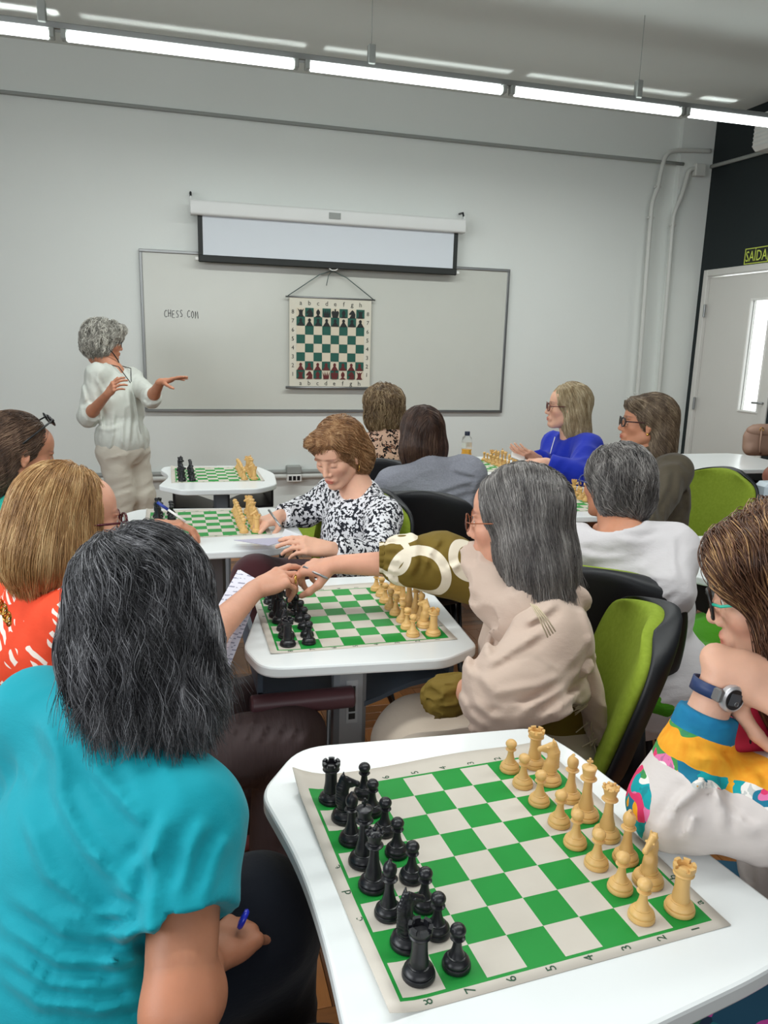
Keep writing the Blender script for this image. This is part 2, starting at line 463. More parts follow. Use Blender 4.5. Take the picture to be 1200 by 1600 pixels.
hd.lathe([(.026, 0), (.026, .008), (.02, .01)], 16, (.02, hy-.02, hz), (-1, 0, 0)); hd.lathe([(.022, 0), (.022, .008), (.01, .01)], 16, (.02, hy-.02, hz-.09), (-1, 0, 0))
autosmooth(hd.build('door_handle', M_alu, dr))
for z in (1.80, .98, .25):
    MB().box((-.02, L1-.012, z-.055), (.0, L1+.006, z+.055), bev=.003).build('hinge', M_alu, dr)
struct('trim_2', MB().box((XW+1.2, DY0-1.5, 0), (XW+1.25, YW+1.5, 2.6)), M_day)   # bright corridor beyond the door pane

# exit sign
def text_mesh(body, size, ext=.0006, align='CENTER', name='txt'):
    c = bpy.data.curves.new(name, 'FONT'); c.body = body; c.size = size; c.extrude = ext; c.align_x = align; c.align_y = 'CENTER'; c.resolution_u = 2
    o = bpy.data.objects.new(name, c); COL.objects.link(o); dg = bpy.context.evaluated_depsgraph_get(); dg.update()
    me = bpy.data.meshes.new_from_object(o.evaluated_get(dg)); V = np.array([v.co for v in me.vertices]) if len(me.vertices) else np.zeros((0, 3)); Fc = [tuple(p.vertices) for p in me.polygons]
    bpy.data.objects.remove(o); bpy.data.curves.remove(c); bpy.data.meshes.remove(me); return V, Fc
M_lime = plain('lime_sign_print', srgb(206, 222, 92), .5)
sp = atx(1165, 401, XW); sw_, sh_ = .27, .125
sg = empty('exit_sign', (XW-.006, sp[1]-sw_/2, sp[2]-.002), label='green on black exit sign with lettering above the door', cat='sign')
MB().box((-.002, -sw_/2, -sh_/2), (.004, sw_/2, sh_/2), bev=.001).build('panel', plain('sign_black', srgb(24, 30, 20), .5), sg)
b = MB(); w = .007
for a in (((-.004, -sw_/2, -sh_/2), (-.002, sw_/2, -sh_/2+w)), ((-.004, -sw_/2, sh_/2-w), (-.002, sw_/2, sh_/2)), ((-.004, -sw_/2, -sh_/2+w), (-.002, -sw_/2+w, sh_/2-w)), ((-.004, sw_/2-w, -sh_/2+w), (-.002, sw_/2, sh_/2-w))): b.box(*a)
b.build('border', M_lime, sg)
V, Fc = text_mesh('SAÍDA', .118); V = np.stack([-.004-V[:, 2], -V[:, 0]*.74, V[:, 1]-.006], 1)
mesh_obj('lettering', V, Fc, M_lime, sg, False)
# air conditioner on the right wall
ap = atx(1172, 228, XW); ac = empty('air_conditioner', (XW-.11, ap[1]-.72, 3.1), label='white wall air conditioner high above the door, cut by the frame', cat='air conditioner')
MB().box((-.11, -.45, -.13), (.11, .45, .14), bev=.03).build('housing', M_white, ac)
for k in range(7): MB().box((-.115, -.42, -.10+k*.03), (-.108, .42, -.09+k*.03)).build('grille_slat', M_case, ac)
# pipes and conduits on the back wall
def wp(x, y, off=.02): return aty(x, y, YW-off)
def pipe(name, pts, r, m, label, clips=()):
    e = empty(name, pts[0], label=label, cat='pipe'); o = np.array(pts[0])
    P = np.array(pts, float)
    if len(P) > 2:                                            # smooth the bends
        Q = []
        for i in range(len(P)-1):
            p0, p1, p2, p3 = P[max(i-1, 0)], P[i], P[i+1], P[min(i+2, len(P)-1)]
            for t in np.linspace(0, 1, 6, endpoint=False): Q.append(.5*((2*p1)+(p2-p0)*t+(2*p0-5*p1+4*p2-p3)*t*t+(3*p1-p0-3*p2+p3)*t**3))
        Q.append(P[-1]); P = np.array(Q)
    MB().tube(P, r, 10).build('conduit_run', m, e, True, base=o)
    for c in clips: MB().box((-r*1.5, -.012, -.008), (r*1.5, .022, .008), bev=.003, c=np.array(c)-o).build('clip', m, e)
    return e
pipe('wall_conduit', [(X0, YW-.018, 3.055), (2, YW-.018, 3.03), (XW-.3, YW-.07, 3.018)], .014, M_greycond, 'thin grey conduit running high across the whole back wall')
pipe('wall_conduit', [(XW-.02, YW-.07, 3.02), (XW-.02, 5.5, 3.005), (XW-.02, 4.3, 2.99)], .016, M_greycond, 'grey conduit crossing the black wall under the air conditioner')
c1 = [wp(x, y, .08) for x, y in ((1110, 236), (1080, 235), (1052, 236), (1040, 245), (1033, 268), (1028, 292), (1020, 315), (1017, 340), (1009, 440), (996, 615), (985, 720))]
pipe('wall_pipe', c1, .019, M_pipe, 'white pipe nearer the whiteboard, bending right at its top', [c1[5], c1[7], c1[9]])
c2 = [wp(x, y, .09) for x, y in ((1090, 263), (1078, 266), (1072, 282), (1065, 305), (1055, 330), (1051, 352), (1043, 450), (1029, 615), (1020, 720))]
pipe('wall_pipe', c2, .019, M_pipe, 'white pipe nearer the corner, ending in a small box', [c2[5], c2[7]])
jb = wp(1092, 266, .09); MB().box((-.05, -.03, -.05), (.05, .03, .05), bev=.006).build('junction_box', M_pipe, loc=jb, label='small white junction box at the top of the corner pipe', cat='box')
pa, pb = aty(230, 741, YW-.03)[2], aty(230, 748, YW-.03)[2]
pipe('wall_pipe', [(X0, YW-.035, pa), (3.6, YW-.035, pa)], .019, M_greycond, 'upper of the two horizontal pipes low on the back wall')
pipe('wall_pipe', [(X0, YW-.035, pb), (3.6, YW-.035, pb)], .023, M_pipe, 'lower, thicker of the two horizontal pipes low on the back wall')
sb_ = aty(459, 740, YW-.05); so = empty('socket_box', sb_, label='grey and white double socket box on the low wall pipes', cat='socket')
MB().box((-.06, -.03, .0), (.06, .05, .065), bev=.006).build('switch_body', M_greycond, so); MB().box((-.06, -.035, -.065), (.06, .05, -.002), bev=.006).build('socket_body', M_white, so)
for k in (-1, 0, 1): MB().box((-.012+k*.034, -.038, -.05), (.012+k*.034, -.034, -.015)).build('outlet', M_black, so)
# whiteboard
wx0, wx1, wz0, wz1 = -.17, 2.81, .876, 2.075
wb = empty('whiteboard', (1.32, YW, wz0), label='wide whiteboard in a thin metal frame on the back wall', cat='whiteboard')
MB().box((wx0-1.32+.015, -.024, .015), (wx1-1.32-.015, -.004, wz1-wz0-.015)).build('panel', M_board, wb)
h_ = wz1-wz0
for a in (((wx0-1.32, -.035, 0), (wx1-1.32, -.001, .022)), ((wx0-1.32, -.035, h_-.022), (wx1-1.32, -.001, h_)), ((wx0-1.32, -.035, .022), (wx0-1.32+.022, -.001, h_-.022)), ((wx1-1.32-.022, -.035, .022), (wx1-1.32, -.001, h_-.022))): MB().box(*a, bev=.003).build('frame_rail', M_alu, wb)
GL = {'C': [[(1, .85), (.6, 1), (.2, .8), (0, .45), (.2, .1), (.6, 0), (1, .15)]], 'H': [[(0, 1), (.03, 0)], [(.9, 1), (.87, 0)], [(0, .5), (.9, .52)]],
      'E': [[(.8, 1), (0, .97), (0, 0), (.85, .02)], [(0, .5), (.65, .52)]], 'S': [[(.85, .9), (.4, 1), (.08, .78), (.35, .55), (.8, .35), (.6, .05), (0, .08)]],
      'O': [[(.5, 1), (.1, .75), (.05, .3), (.45, 0), (.9, .3), (.9, .75), (.5, 1)]], 'M': [[(0, 0), (.1, 1), (.5, .35), (.95, 1), (1.1, 0)]], '.': [[(.2, 0), (.3, .02)]], ' ': []}
tp, te = aty(257, 491, YW-.027), aty(313, 489, YW-.027); s_ = (te[0]-tp[0])/10.6*1.0
hw = MB(); x = tp[0]
for k, ch in enumerate('CHESS. COM'):
    for st in GL[ch]: hw.tube([(x+px*s_*.78, YW-.026, tp[2]-.02+pz*.052+.004*math.sin(k*2.)) for px, pz in st], .0022, 5)
    x += s_*(.5 if ch in '. ' else 1.15)
hw.build('handwriting', M_marker, wb, True, base=(1.32, YW, wz0))
# projection screen
YS = YW-.11
a0, a1 = aty(297, 306, YS), aty(725, 345, YS); zc = (a0[2]+a1[2])/2
ps = empty('projection_screen', ((a0[0]+a1[0])/2, YS, zc-.06), label='rolled down projection screen with black border above the whiteboard', cat='screen'); pc = np.array(ps.location); hwid = (a1[0]-a0[0])/2
prof = roundpoly([(-.045, -.055), (.05, -.055), (.05, .05), (-.045, .05)], .02)
cb = MB().prism(prof, -hwid, hwid); cb.V = [(z, x, y) for x, y, z in cb.V]; cb.F = [f[::-1] for f in cb.F]
cb.V = [(v[0], v[1], v[2]) for v in cb.V]; autosmooth(cb.build('case', M_case, ps))
f0, f1 = aty(310, 403, YS), aty(713, 427, YS); fx0, fx1, fz = f0[0]-pc[0], f1[0]-pc[0], (f0[2]+f1[2])/2-pc[2]
MB().box((fx0+.035, -.002, fz+.03), (fx1-.035, .002, -.05)).build('screen_fabric', M_scrw, ps)
for q in (((fx0, -.003, fz+.03), (fx0+.035, .003, -.05)), ((fx1-.035, -.003, fz+.03), (fx1, .003, -.05))): MB().box(*q).build('side_border', M_scrk, ps)
MB().box((fx0-.0, -.012, fz-.022), (fx1, .012, fz+.03), bev=.006).build('bottom_bar', M_scrk, ps)
for sx in (fx0-.025, fx1+.0): MB().box((sx, -.01, fz-.012), (sx+.025, .01, fz+.012), bev=.004).build('bar_cap', M_white, ps)
hk = aty(521, 421, YS); MB().tube([(hk[0]-pc[0]+.035*math.cos(t_), -.004, hk[2]-pc[2]+.014+.022*math.sin(t_)) for t_ in np.linspace(math.pi, 2*math.pi, 9)], .005, 6).build('pull_handle', M_white, ps, True)
for sx in (-hwid-.004, hwid-.012):
    MB().box((sx, -.03, -.045), (sx+.016, .03, .075), bev=.006).build('end_cap', M_case, ps)
    MB().tube([(sx+.008, .0, .07), (sx+.008, .02, .105), (sx+.008, .105, .11)], .008, 6).build('wall_hook', M_darkmetal, ps, True)
V, Fc = text_mesh('— —', .03); 
MB().box((-.045, -.051, -.02), (.045, -.046, .025)).build('maker_badge', M_greycond, ps)
# hanging demonstration chart
YC = YW-.06
q0, q1, q2, q3 = [aty(x, y, YC) for x, y in ((463.7, 480), (570.8, 485), (462, 590.5), (566.7, 594))]
cx0, cx1 = (q0[0]+q2[0])/2, (q1[0]+q3[0])/2; cz1, cz0 = (q0[2]+q1[2])/2, (q2[2]+q3[2])/2; sq = ((cx1-cx0)+(cz1-cz0))/16
dc = empty('demonstration_chart', ((cx0+cx1)/2, YC, cz0), label='hanging chess demonstration chart in green and cream in front of the whiteboard', cat='chess chart')
o_ = np.array(dc.location); hx = 4*sq
M_cloth = plain('chart_cloth', srgb(214, 210, 194), .8, var=.04); M_cg = plain('chart_green', srgb(30, 88, 76), .7); M_cc = plain('chart_cream', srgb(214, 204, 182), .7)
M_ck = plain('chart_black', srgb(22, 26, 26), .5); M_cr = plain('chart_maroon', srgb(96, 34, 34), .5)
top = aty(517, 466, YC)[2]-o_[2]; bot = aty(515, 606, YC)[2]-o_[2]
MB().box((-hx-.055, 0, bot), (hx+.055, .003, top)).build('cloth_sheet', M_cloth, dc)
for i in range(8):
    for j in range(8):
        MB().box((-hx+i*sq+.0008, -.0025, j*sq+.0008), (-hx+(i+1)*sq-.0008, 0, (j+1)*sq-.0008)).build('square', M_cg if (i+j) % 2 == 0 else M_cc, dc)
SIL = {'p': [(-.42, 0), (.42, 0), (.3, .2), (.1, .5), (.18, .62), (.12, .8), (0, .86), (-.12, .8), (-.18, .62), (-.1, .5), (-.3, .2)],
       'r': [(-.36, 0), (.36, 0), (.2, .25), (.2, .55), (.36, .9), (.12, .72), (0, .84), (-.12, .72), (-.36, .9), (-.2, .55), (-.2, .25)],
       'n': [(-.34, 0), (.36, 0), (.38, .45), (.2, .8), (0, .92), (-.1, .8), (-.36, .5), (-.3, .36), (-.05, .45), (-.2, .2)],
       'b': [(-.36, 0), (.36, 0), (.1, .2), (.22, .45), (.2, .65), (0, .92), (-.2, .65), (-.22, .45), (-.1, .2)],
       'q': [(-.3, 0), (.3, 0), (.42, .85), (.2, .35), (.15, .9), (0, .35), (-.15, .9), (-.2, .35), (-.42, .85)],
       'k': [(-.3, 0), (.3, 0), (.45, .6), (.3, .78), (.08, .7), (.08, .98), (-.08, .98), (-.08, .7), (-.3, .78), (-.45, .6)]}
def sil(kind, i, j, m):
    P = [((x+.5)*sq-hx+i*sq, (y*.98)*sq+j*sq) for x, y in SIL[kind]]
    b = MB().prism(P, 0, .003); b.V = [(x, -.0065+z, y) for x, y, z in b.V]; b.F = [f[::-1] for f in b.F]; b.build('chart_piece', m, dc)
for i, k in enumerate('rnbqkbnr'): sil(k, i, 7, M_ck); sil('p', i, 6, M_ck); sil('p', i, 1, M_cr); sil(k, i, 0, M_cr)
tb = MB()
for i, ch in enumerate('abcdefgh'):
    for zz in (-.035, 8*sq+.035):
        V, Fc = text_mesh(ch, .05); tb.add(np.stack([V[:, 0]-hx+(i+.5)*sq, -.001-V[:, 2], V[:, 1]+zz], 1), Fc)
for j in range(8):
    for xx in (-hx-.028, hx+.028):
        V, Fc = text_mesh(str(j+1), .045); tb.add(np.stack([V[:, 0]+xx, -.001-V[:, 2], V[:, 1]+(j+.5)*sq], 1), Fc)
tb.build('printed_letters', M_ck, dc)
for zz, r in ((top, .007), (bot, .011)): MB().tube([(-hx-.085, 0, zz), (hx+.085, 0, zz)], r, 8).build('rod', M_alu, dc, True)
hkl = np.array([hk[0], YC, hk[2]-.005])-o_
M_cord = plain('green_grey_cord', srgb(92, 108, 104), .7)
cd = MB().tube([(-hx-.075, -.004, top), hkl-[.1, 0, .035], hkl], .004, 6); cd.tube([hkl, hkl+[.12, 0, -.05], (hx+.075, -.004, top)], .004, 6); cd.tube([hkl, hkl+[-.03, -.005, -.04], hkl+[-.045, -.004, -.115]], .003, 6)
cd.ball(hkl, .014, 8, 6); cd.build('cord', M_cord, dc, True)

# ------------------------------------------------------------------ suspended tube lights
YT, ZT = 4.51, 2.885
tl = empty('tube_light', (1.6, YT, ZT), label='long suspended row of white fluorescent tubes under the ceiling', cat='ceiling light')
o_ = np.array((1.6, YT, ZT))
rail = MB().box((-3.2, -.0, .028), (2.95, .05, .062), bev=.004); rail.box((-3.2, .048, .045), (2.95, .054, .075)); rail.build('rail', M_alu, tl)
for x0, x1 in ((-1.62, -.51), (-.42, .705), (.80, 1.912), (2.0, 3.105), (3.182, 4.29)):
    MB().tube([(x0-1.6, 0, 0), (x1-1.6, 0, 0)], .024, 12).build('tube', M_tube, tl, True)
    for xe in (x0-.03, x1+.004): MB().box((xe-1.6, -.02, -.018), (xe-1.6+.026, .03, .03), bev=.004).build('lamp_holder', M_greycond, tl)
    pass
for u0, u1 in ((-40, 92), (128, 478), (508, 803), (832, 1088), (1112, 1260)):  # invented narrow lights, not part of the fixture, that throw streaks onto the ceiling
    s0, s1 = atz(u0, 24+u0*.1255-8 if 0 else 15+u0*.117, HC), atz(u1, 15+u1*.117, HC); xm = (s0[0]+s1[0])/2
    l = area('added_streak_light', (xm, YT+.06, ZT+.08), (xm, 5.69, HC), s1[0]-s0[0], .02, .16, (.93, 1, .98), math.radians(2)); l.parent = tl; l.matrix_parent_inverse = Matrix.Translation(-Vector(o_))
for x in (-.534, 1.139, 2.814):
    MB().box((x-1.6-.02, -.01, .05), (x-1.6+.02, .03, .15), bev=.004).build('bracket', M_greycond, tl)
    MB().tube([(x-1.6, .01, .15), (x-1.6, .01, HC-ZT)], .0022, 5).build('hanging_wire', M_greycond, tl, True)

# ------------------------------------------------------------------ desks
ZTOP = .757
def desk(poly, rad, cen, label, rot=0., dark=False, tray_side=1, group=None, col_w=.08, col=None, concave=None, tray=True):
    c = np.array(cen, float); e = empty('school_desk', (c[0], c[1], 0), label=label, cat='table')
    P = np.array(roundpoly([np.array(p)-c for p in poly], rad)); P = P if sum(P[i-1][0]*P[i][1]-P[i][0]*P[i-1][1] for i in range(len(P))) > 0 else P[::-1]
    autosmooth(MB().prism([tuple(p) for p in P], ZTOP-.026, ZTOP, bev=.005).build('desktop', M_desk, e), 20)
    Rz = np.array([[math.cos(rot), -math.sin(rot), 0], [math.sin(rot), math.cos(rot), 0], [0, 0, 1]])
    mc = M_darkmetal if dark else M_col
    MB().box((-.2, -.05, -.062), (.2, .05, -.026), Rz, (0, 0, ZTOP), bev=.008).build('top_support', M_darkmetal if dark else M_col, e)
    cx, cy = (0, 0) if col is None else col
    MB().box((-col_w/2, -.026, .03), (col_w/2, .026, ZTOP-.05), Rz, (cx, cy, 0), bev=.012).build('column', M_col, e)
    for sx in (-1, 1): MB().box((-.2, -.03, 0), (.2, .03, .035), Rz, (cx, cy, 0), bev=.01) if sx > 0 else None
    MB().box((-.26, -.03, 0), (.26, .03, .04), Rz, (cx, cy, 0), bev=.012).build('foot_bar', mc, e)
    MB().box((-.03, -.25, 0), (.03, .25, .038), Rz, (cx, cy, 0), bev=.012).build('foot_bar', mc, e)
    if tray:
        tr = MB(); V = []; n = 14; m = 6
        pts = [(x, y) for x in np.linspace(-.24, .24, n) for y in (-.17, .17)]
        def zz(x): return -.115-.05*math.exp(-(x/.1)**2)
        V = [(x, y, zz(x)) for x in np.linspace(-.24, .24, n) for y in (-.18, .18)]+[(x, y, zz(x)-.012) for x in np.linspace(-.24, .24, n) for y in (-.18, .18)]
        Fc = []
        for i in range(n-1):
            a = i*2; Fc += [(a, a+2, a+3, a+1), (a+2*n, a+1+2*n, a+3+2*n, a+2+2*n), (a, a+2*n, a+2+2*n, a+2), (a+1, a+3, a+3+2*n, a+1+2*n)]
        Fc += [(0, 1, 1+2*n, 2*n), (2*n-2, 4*n-2, 4*n-1, 2*n-1)]
        V = np.array(V)@Rz.T+[0, 0, ZTOP]; tr.add(V, Fc)
        for sx in (-.235, .235): tr.box((sx-.006, -.18, -.12), (sx+.006, .18, -.028), Rz, (0, 0, ZTOP))
        autosmooth(tr.build('book_tray', M_black if dark else M_tray, e))
    return e
T1c = (.42, .87)
desk([(.117, 1.075), (.198, 1.199), (.632, 1.174), (.662, 1.085), (.735, .62), (.62, .588), (.40, .548), (.19, .50), (.152, .60), (.157, .76), (.150, .90)],
     [.035, .05, .03, .03, .03, .04, .05, .04, .05, .1, .08], T1c, 'white desk nearest the camera, with the largest chessboard', .063, tray=False)
d2 = desk([(.147, 1.66), (.175, 1.535), (.58, 1.503), (.678, 1.56), (.712, 2.08), (.69, 2.135), (.38, 2.15), (.24, 2.04)],
     [.03, .05, .03, .02, .02, .02, .03, .03], (.42, 1.84), 'white desk of the two players with joined hands, second chessboard from the camera', 0., col=(-.02, -.16))
desk([(-.19, 2.70), (-.16, 2.53), (.0, 2.49), (.33, 2.49), (.455, 2.59), (.46, 3.05), (.42, 3.15), (-.12, 3.20), (-.185, 3.12), (-.15, 2.92)],
     [.04, .04, .05, .04, .03, .03, .03, .04, .04, .1], (.15, 2.84), 'white desk left of the woman in the black and white blouse', 0., dark=True, tray=False)
desk([(-.055, 3.72), (.05, 3.58), (.40, 3.575), (.50, 3.68), (.53, 4.0), (.47, 4.24), (.30, 4.28), (-.03, 4.28), (-.05, 4.18), (.0, 3.98)],
     [.02, .04, .05, .05, .06, .06, .05, .04, .03, .1], (.25, 3.93), 'white desk farthest left, alone against the back wall', 0., dark=True)
desk([(1.42, 3.84), (1.98, 3.82), (2.03, 3.90), (2.03, 4.40), (1.96, 4.48), (1.40, 4.48)], .04, (1.72, 4.15), 'white desk with the juice bottle by the back wall', 0., dark=True)
desk([(1.40, 2.80), (1.90, 2.77), (2.0, 2.86), (2.05, 3.40), (1.98, 3.46), (1.42, 3.46)], .04, (1.72, 3.12), 'white desk between the white shirt and the olive jacket', 0.)
desk([(2.96, 3.83), (3.75, 3.80), (3.80, 3.9), (3.82, 4.40), (3.75, 4.48), (2.96, 4.48)], .03, (3.4, 4.15), 'empty white desk by the door holding the taupe handbag', 0., dark=True)
desk([(2.74, 3.37), (2.62, 3.10), (2.66, 2.78), (3.3, 2.74), (3.36, 3.35), (3.3, 3.40)], .03, (3.0, 3.1), 'white desk by the door with the reddish brown bag', 0., dark=True)
desk([(1.57, 2.22), (1.55, 1.98), (1.60, 1.90), (2.1, 1.87), (2.17, 1.95), (2.17, 2.4), (1.65, 2.42)], .03, (1.86, 2.12), 'white desk beside the elbow of the white blouse, holding a metal pencil tray', 0., dark=True)
# sticker on the column of the second desk
stc = MB().box((-.014, -.0275, -.055), (.014, -.0262, .055)).build('column_sticker', plain('sticker_silver', srgb(176, 180, 184), .4), d2, loc=(-.02+.002, -.16, .60))
bl = MB()
for k, (a, b) in enumerate(((-.045, -.03), (-.025, .01), (.018, .04))): bl.box((-.008, -.0285, a), (.008, -.0275, b))
bl.build('sticker_print', M_black, d2, loc=(-.018, -.16, .60))

# ------------------------------------------------------------------ chessboards
def board_mat():
    m = NT('vinyl_chess_mat', .55, 0, .35); v = m.coords(); x, y, _ = m.sepxyz(v)[0:3]
    u = m.math('DIVIDE', x, .05); w = m.math('DIVIDE', m.math('MULTIPLY', y, -1.), .05)
    par = m.math('MODULO', m.math('ADD', m.math('FLOOR', u), m.math('FLOOR', w)), 2.)
    ev = m.math('LESS_THAN', par, .5)
    def inside(a, e): return m.math('MULTIPLY', m.math('GREATER_THAN', a, -e), m.math('LESS_THAN', a, 8+e))
    ins = m.math('MULTIPLY', inside(u, 0), inside(w, 0)); out = m.math('MULTIPLY', inside(u, .09), inside(w, .09))
    edge = m.math('SUBTRACT', out, ins); g = m.math('ADD', m.math('MULTIPLY', ins, ev), edge)
    n = m.noise(v, 14, 4); cr = m.mix(n, srgb(196, 188, 176), srgb(212, 205, 194)); gr = m.mix(n, srgb(12, 134, 46), srgb(22, 148, 58))
    m.base(m.mix(g, cr, gr)); m.bump(m.noise(v, 260, 2), .08, .001); return m.m
M_mat = board_mat(); M_print = plain('board_print_green', srgb(34, 78, 52), .6)
def chess_mat(O, ang, label, mu0=.42, mv0=.85, mu1=.42, mv1=.36, curl=.006, letters=True, seed=0):
    e = empty('chess_mat', (O[0], O[1], ZTOP+.0012), ang, label=label, cat='chessboard')
    nx = ny = 28; xs = np.linspace(-mu0*.05, (8+mu1)*.05, nx); ys = np.linspace(mv0*.05, -(8+mv1)*.05, ny)
    V = []
    for j, y in enumerate(ys):
        for i, x in enumerate(xs):
            el = max(0, 1-(x-xs[0])/.05); er = max(0, 1-(xs[-1]-x)/.05); et = max(0, 1-(ys[0]-y)/.04)
            cor = max(0, 1-(math.hypot(x-xs[0], y-ys[0]))/.07)
            z = curl*(.5+.5*math.sin(y*17+seed))*el**2+curl*1.8*cor**1.5+curl*.4*(.5+.5*math.sin(x*22+seed))*et**2
            z += curl*.3*er**2*(.5+.5*math.sin(y*14+1+seed)); V.append((x-.006*el*el*math.sin(y*11+seed+.5)*0, y, z))
    Fc = [(j*nx+i, (j+1)*nx+i, (j+1)*nx+i+1, j*nx+i+1) for j in range(ny-1) for i in range(nx-1)]
    o = mesh_obj('mat_sheet', V, Fc, M_mat, e); md = o.modifiers.new('thick', 'SOLIDIFY'); md.thickness = .001; md.offset = -1
    if letters:
        tb = MB(); z = .0004
        def glyph(ch, u, v, size=.017, rot=math.pi/2):
            V, Fc = text_mesh(ch, size, .0001); c, s = math.cos(rot), math.sin(rot); lift = curl*.55 if (u < 0 or v < 0) else 0
            tb.add(np.stack([V[:, 0]*c-V[:, 1]*s+u*.05, V[:, 0]*s+V[:, 1]*c-v*.05, V[:, 2]+z+lift*(.5+.5*math.sin(-v*.05*17+seed))*max(0, 1-(u+mu0)/1)**2], 1), Fc)
        for i, ch in enumerate('hgfedcba'):
            glyph(ch, -.2, i+.5); glyph(ch, 8.22, i+.5)
            glyph(str(8-i), i+.5, -.22); glyph(str(8-i), i+.5, 8.2)
        glyph('ehrig', .28, -.42, .017, math.pi)
        tb.build('printed_letters', M_print, e)
    return e
# ------------------------------------------------------------------ chess pieces
M_cream = NT('boxwood_cream_plastic', .38, 0, .45); M_cream.base(srgb(220, 178, 112)); M_cream.b.inputs['Subsurface Weight'].default_value = .0; M_cream = M_cream.m
M_ebony = plain('ebony_black_plastic', srgb(26, 27, 32), .34, spec=.5)
def base_prof(r): return [(r*.96, 0), (r, .0012), (r, .0045), (r*.955, .0062), (r*.90, .0064), (r*.93, .0082), (r*.90, .0098), (r*.78, .0122), (r*.64, .0140), (r*.645, .0150), (r*.56, .0156)]
def smooth_prof(P, n=3):
    P = np.array(P); out = []
    for i in range(len(P)-1):
        p0, p1, p2, p3 = P[max(i-1, 0)], P[i], P[i+1], P[min(i+2, len(P)-1)]
        for t in np.arange(n)/n: q = .5*((2*p1)+(p2-p0)*t+(2*p0-5*p1+4*p2-p3)*t*t+(3*p1-p0-3*p2+p3)*t**3); out.append((max(q[0], .0003), q[1]))
    return out+[tuple(P[-1])]
PROF = {'pawn': base_prof(.0165)+smooth_prof([(.0076, .019), (.0056, .0255), (.0048, .0345), (.0082, .0368), (.0086, .0382), (.0056, .0396), (.0070, .0418), (.0090, .0455), (.0088, .0492), (.0058, .0530), (.0008, .0545)], 2),
        'rook': base_prof(.0188)+smooth_prof([(.0108, .021), (.0092, .032), (.0090, .046), (.0094, .0495), (.0128, .052), (.0128, .0535), (.0118, .0545), (.0125, .0565), (.0138, .060)], 2)+[(.0138, .0612), (.0092, .0612), (.0088, .0575), (.0008, .057)],
        'bishop': base_prof(.0178)+smooth_prof([(.0088, .021), (.0062, .031), (.0052, .045), (.0056, .0472), (.0096, .0488), (.0102, .0502), (.0070, .0518), (.0078, .0530), (.0062, .0545)], 2),
        'queen': base_prof(.0198)+smooth_prof([(.0106, .022), (.0072, .035), (.0058, .054), (.0062, .0575), (.0112, .0590), (.0114, .0605), (.0080, .0620), (.0090, .0632), (.0082, .0645), (.0095, .071), (.0118, .0775)], 2)+[(.0105, .0785), (.0085, .0778), (.0055, .0805), (.0008, .0815)],
        'king': base_prof(.0205)+smooth_prof([(.0110, .022), (.0076, .036), (.0062, .057), (.0068, .0605), (.0118, .0620), (.0120, .0637), (.0086, .0652), (.0096, .0665), (.0088, .068), (.0100, .075), (.0112, .0800)], 2)+[(.0105, .0815), (.006, .0838), (.0020, .085), (.0008, .0852)],
        'knight': base_prof(.0188)+[(.0112, .0165), (.0110, .0185), (.0008, .0190)]}
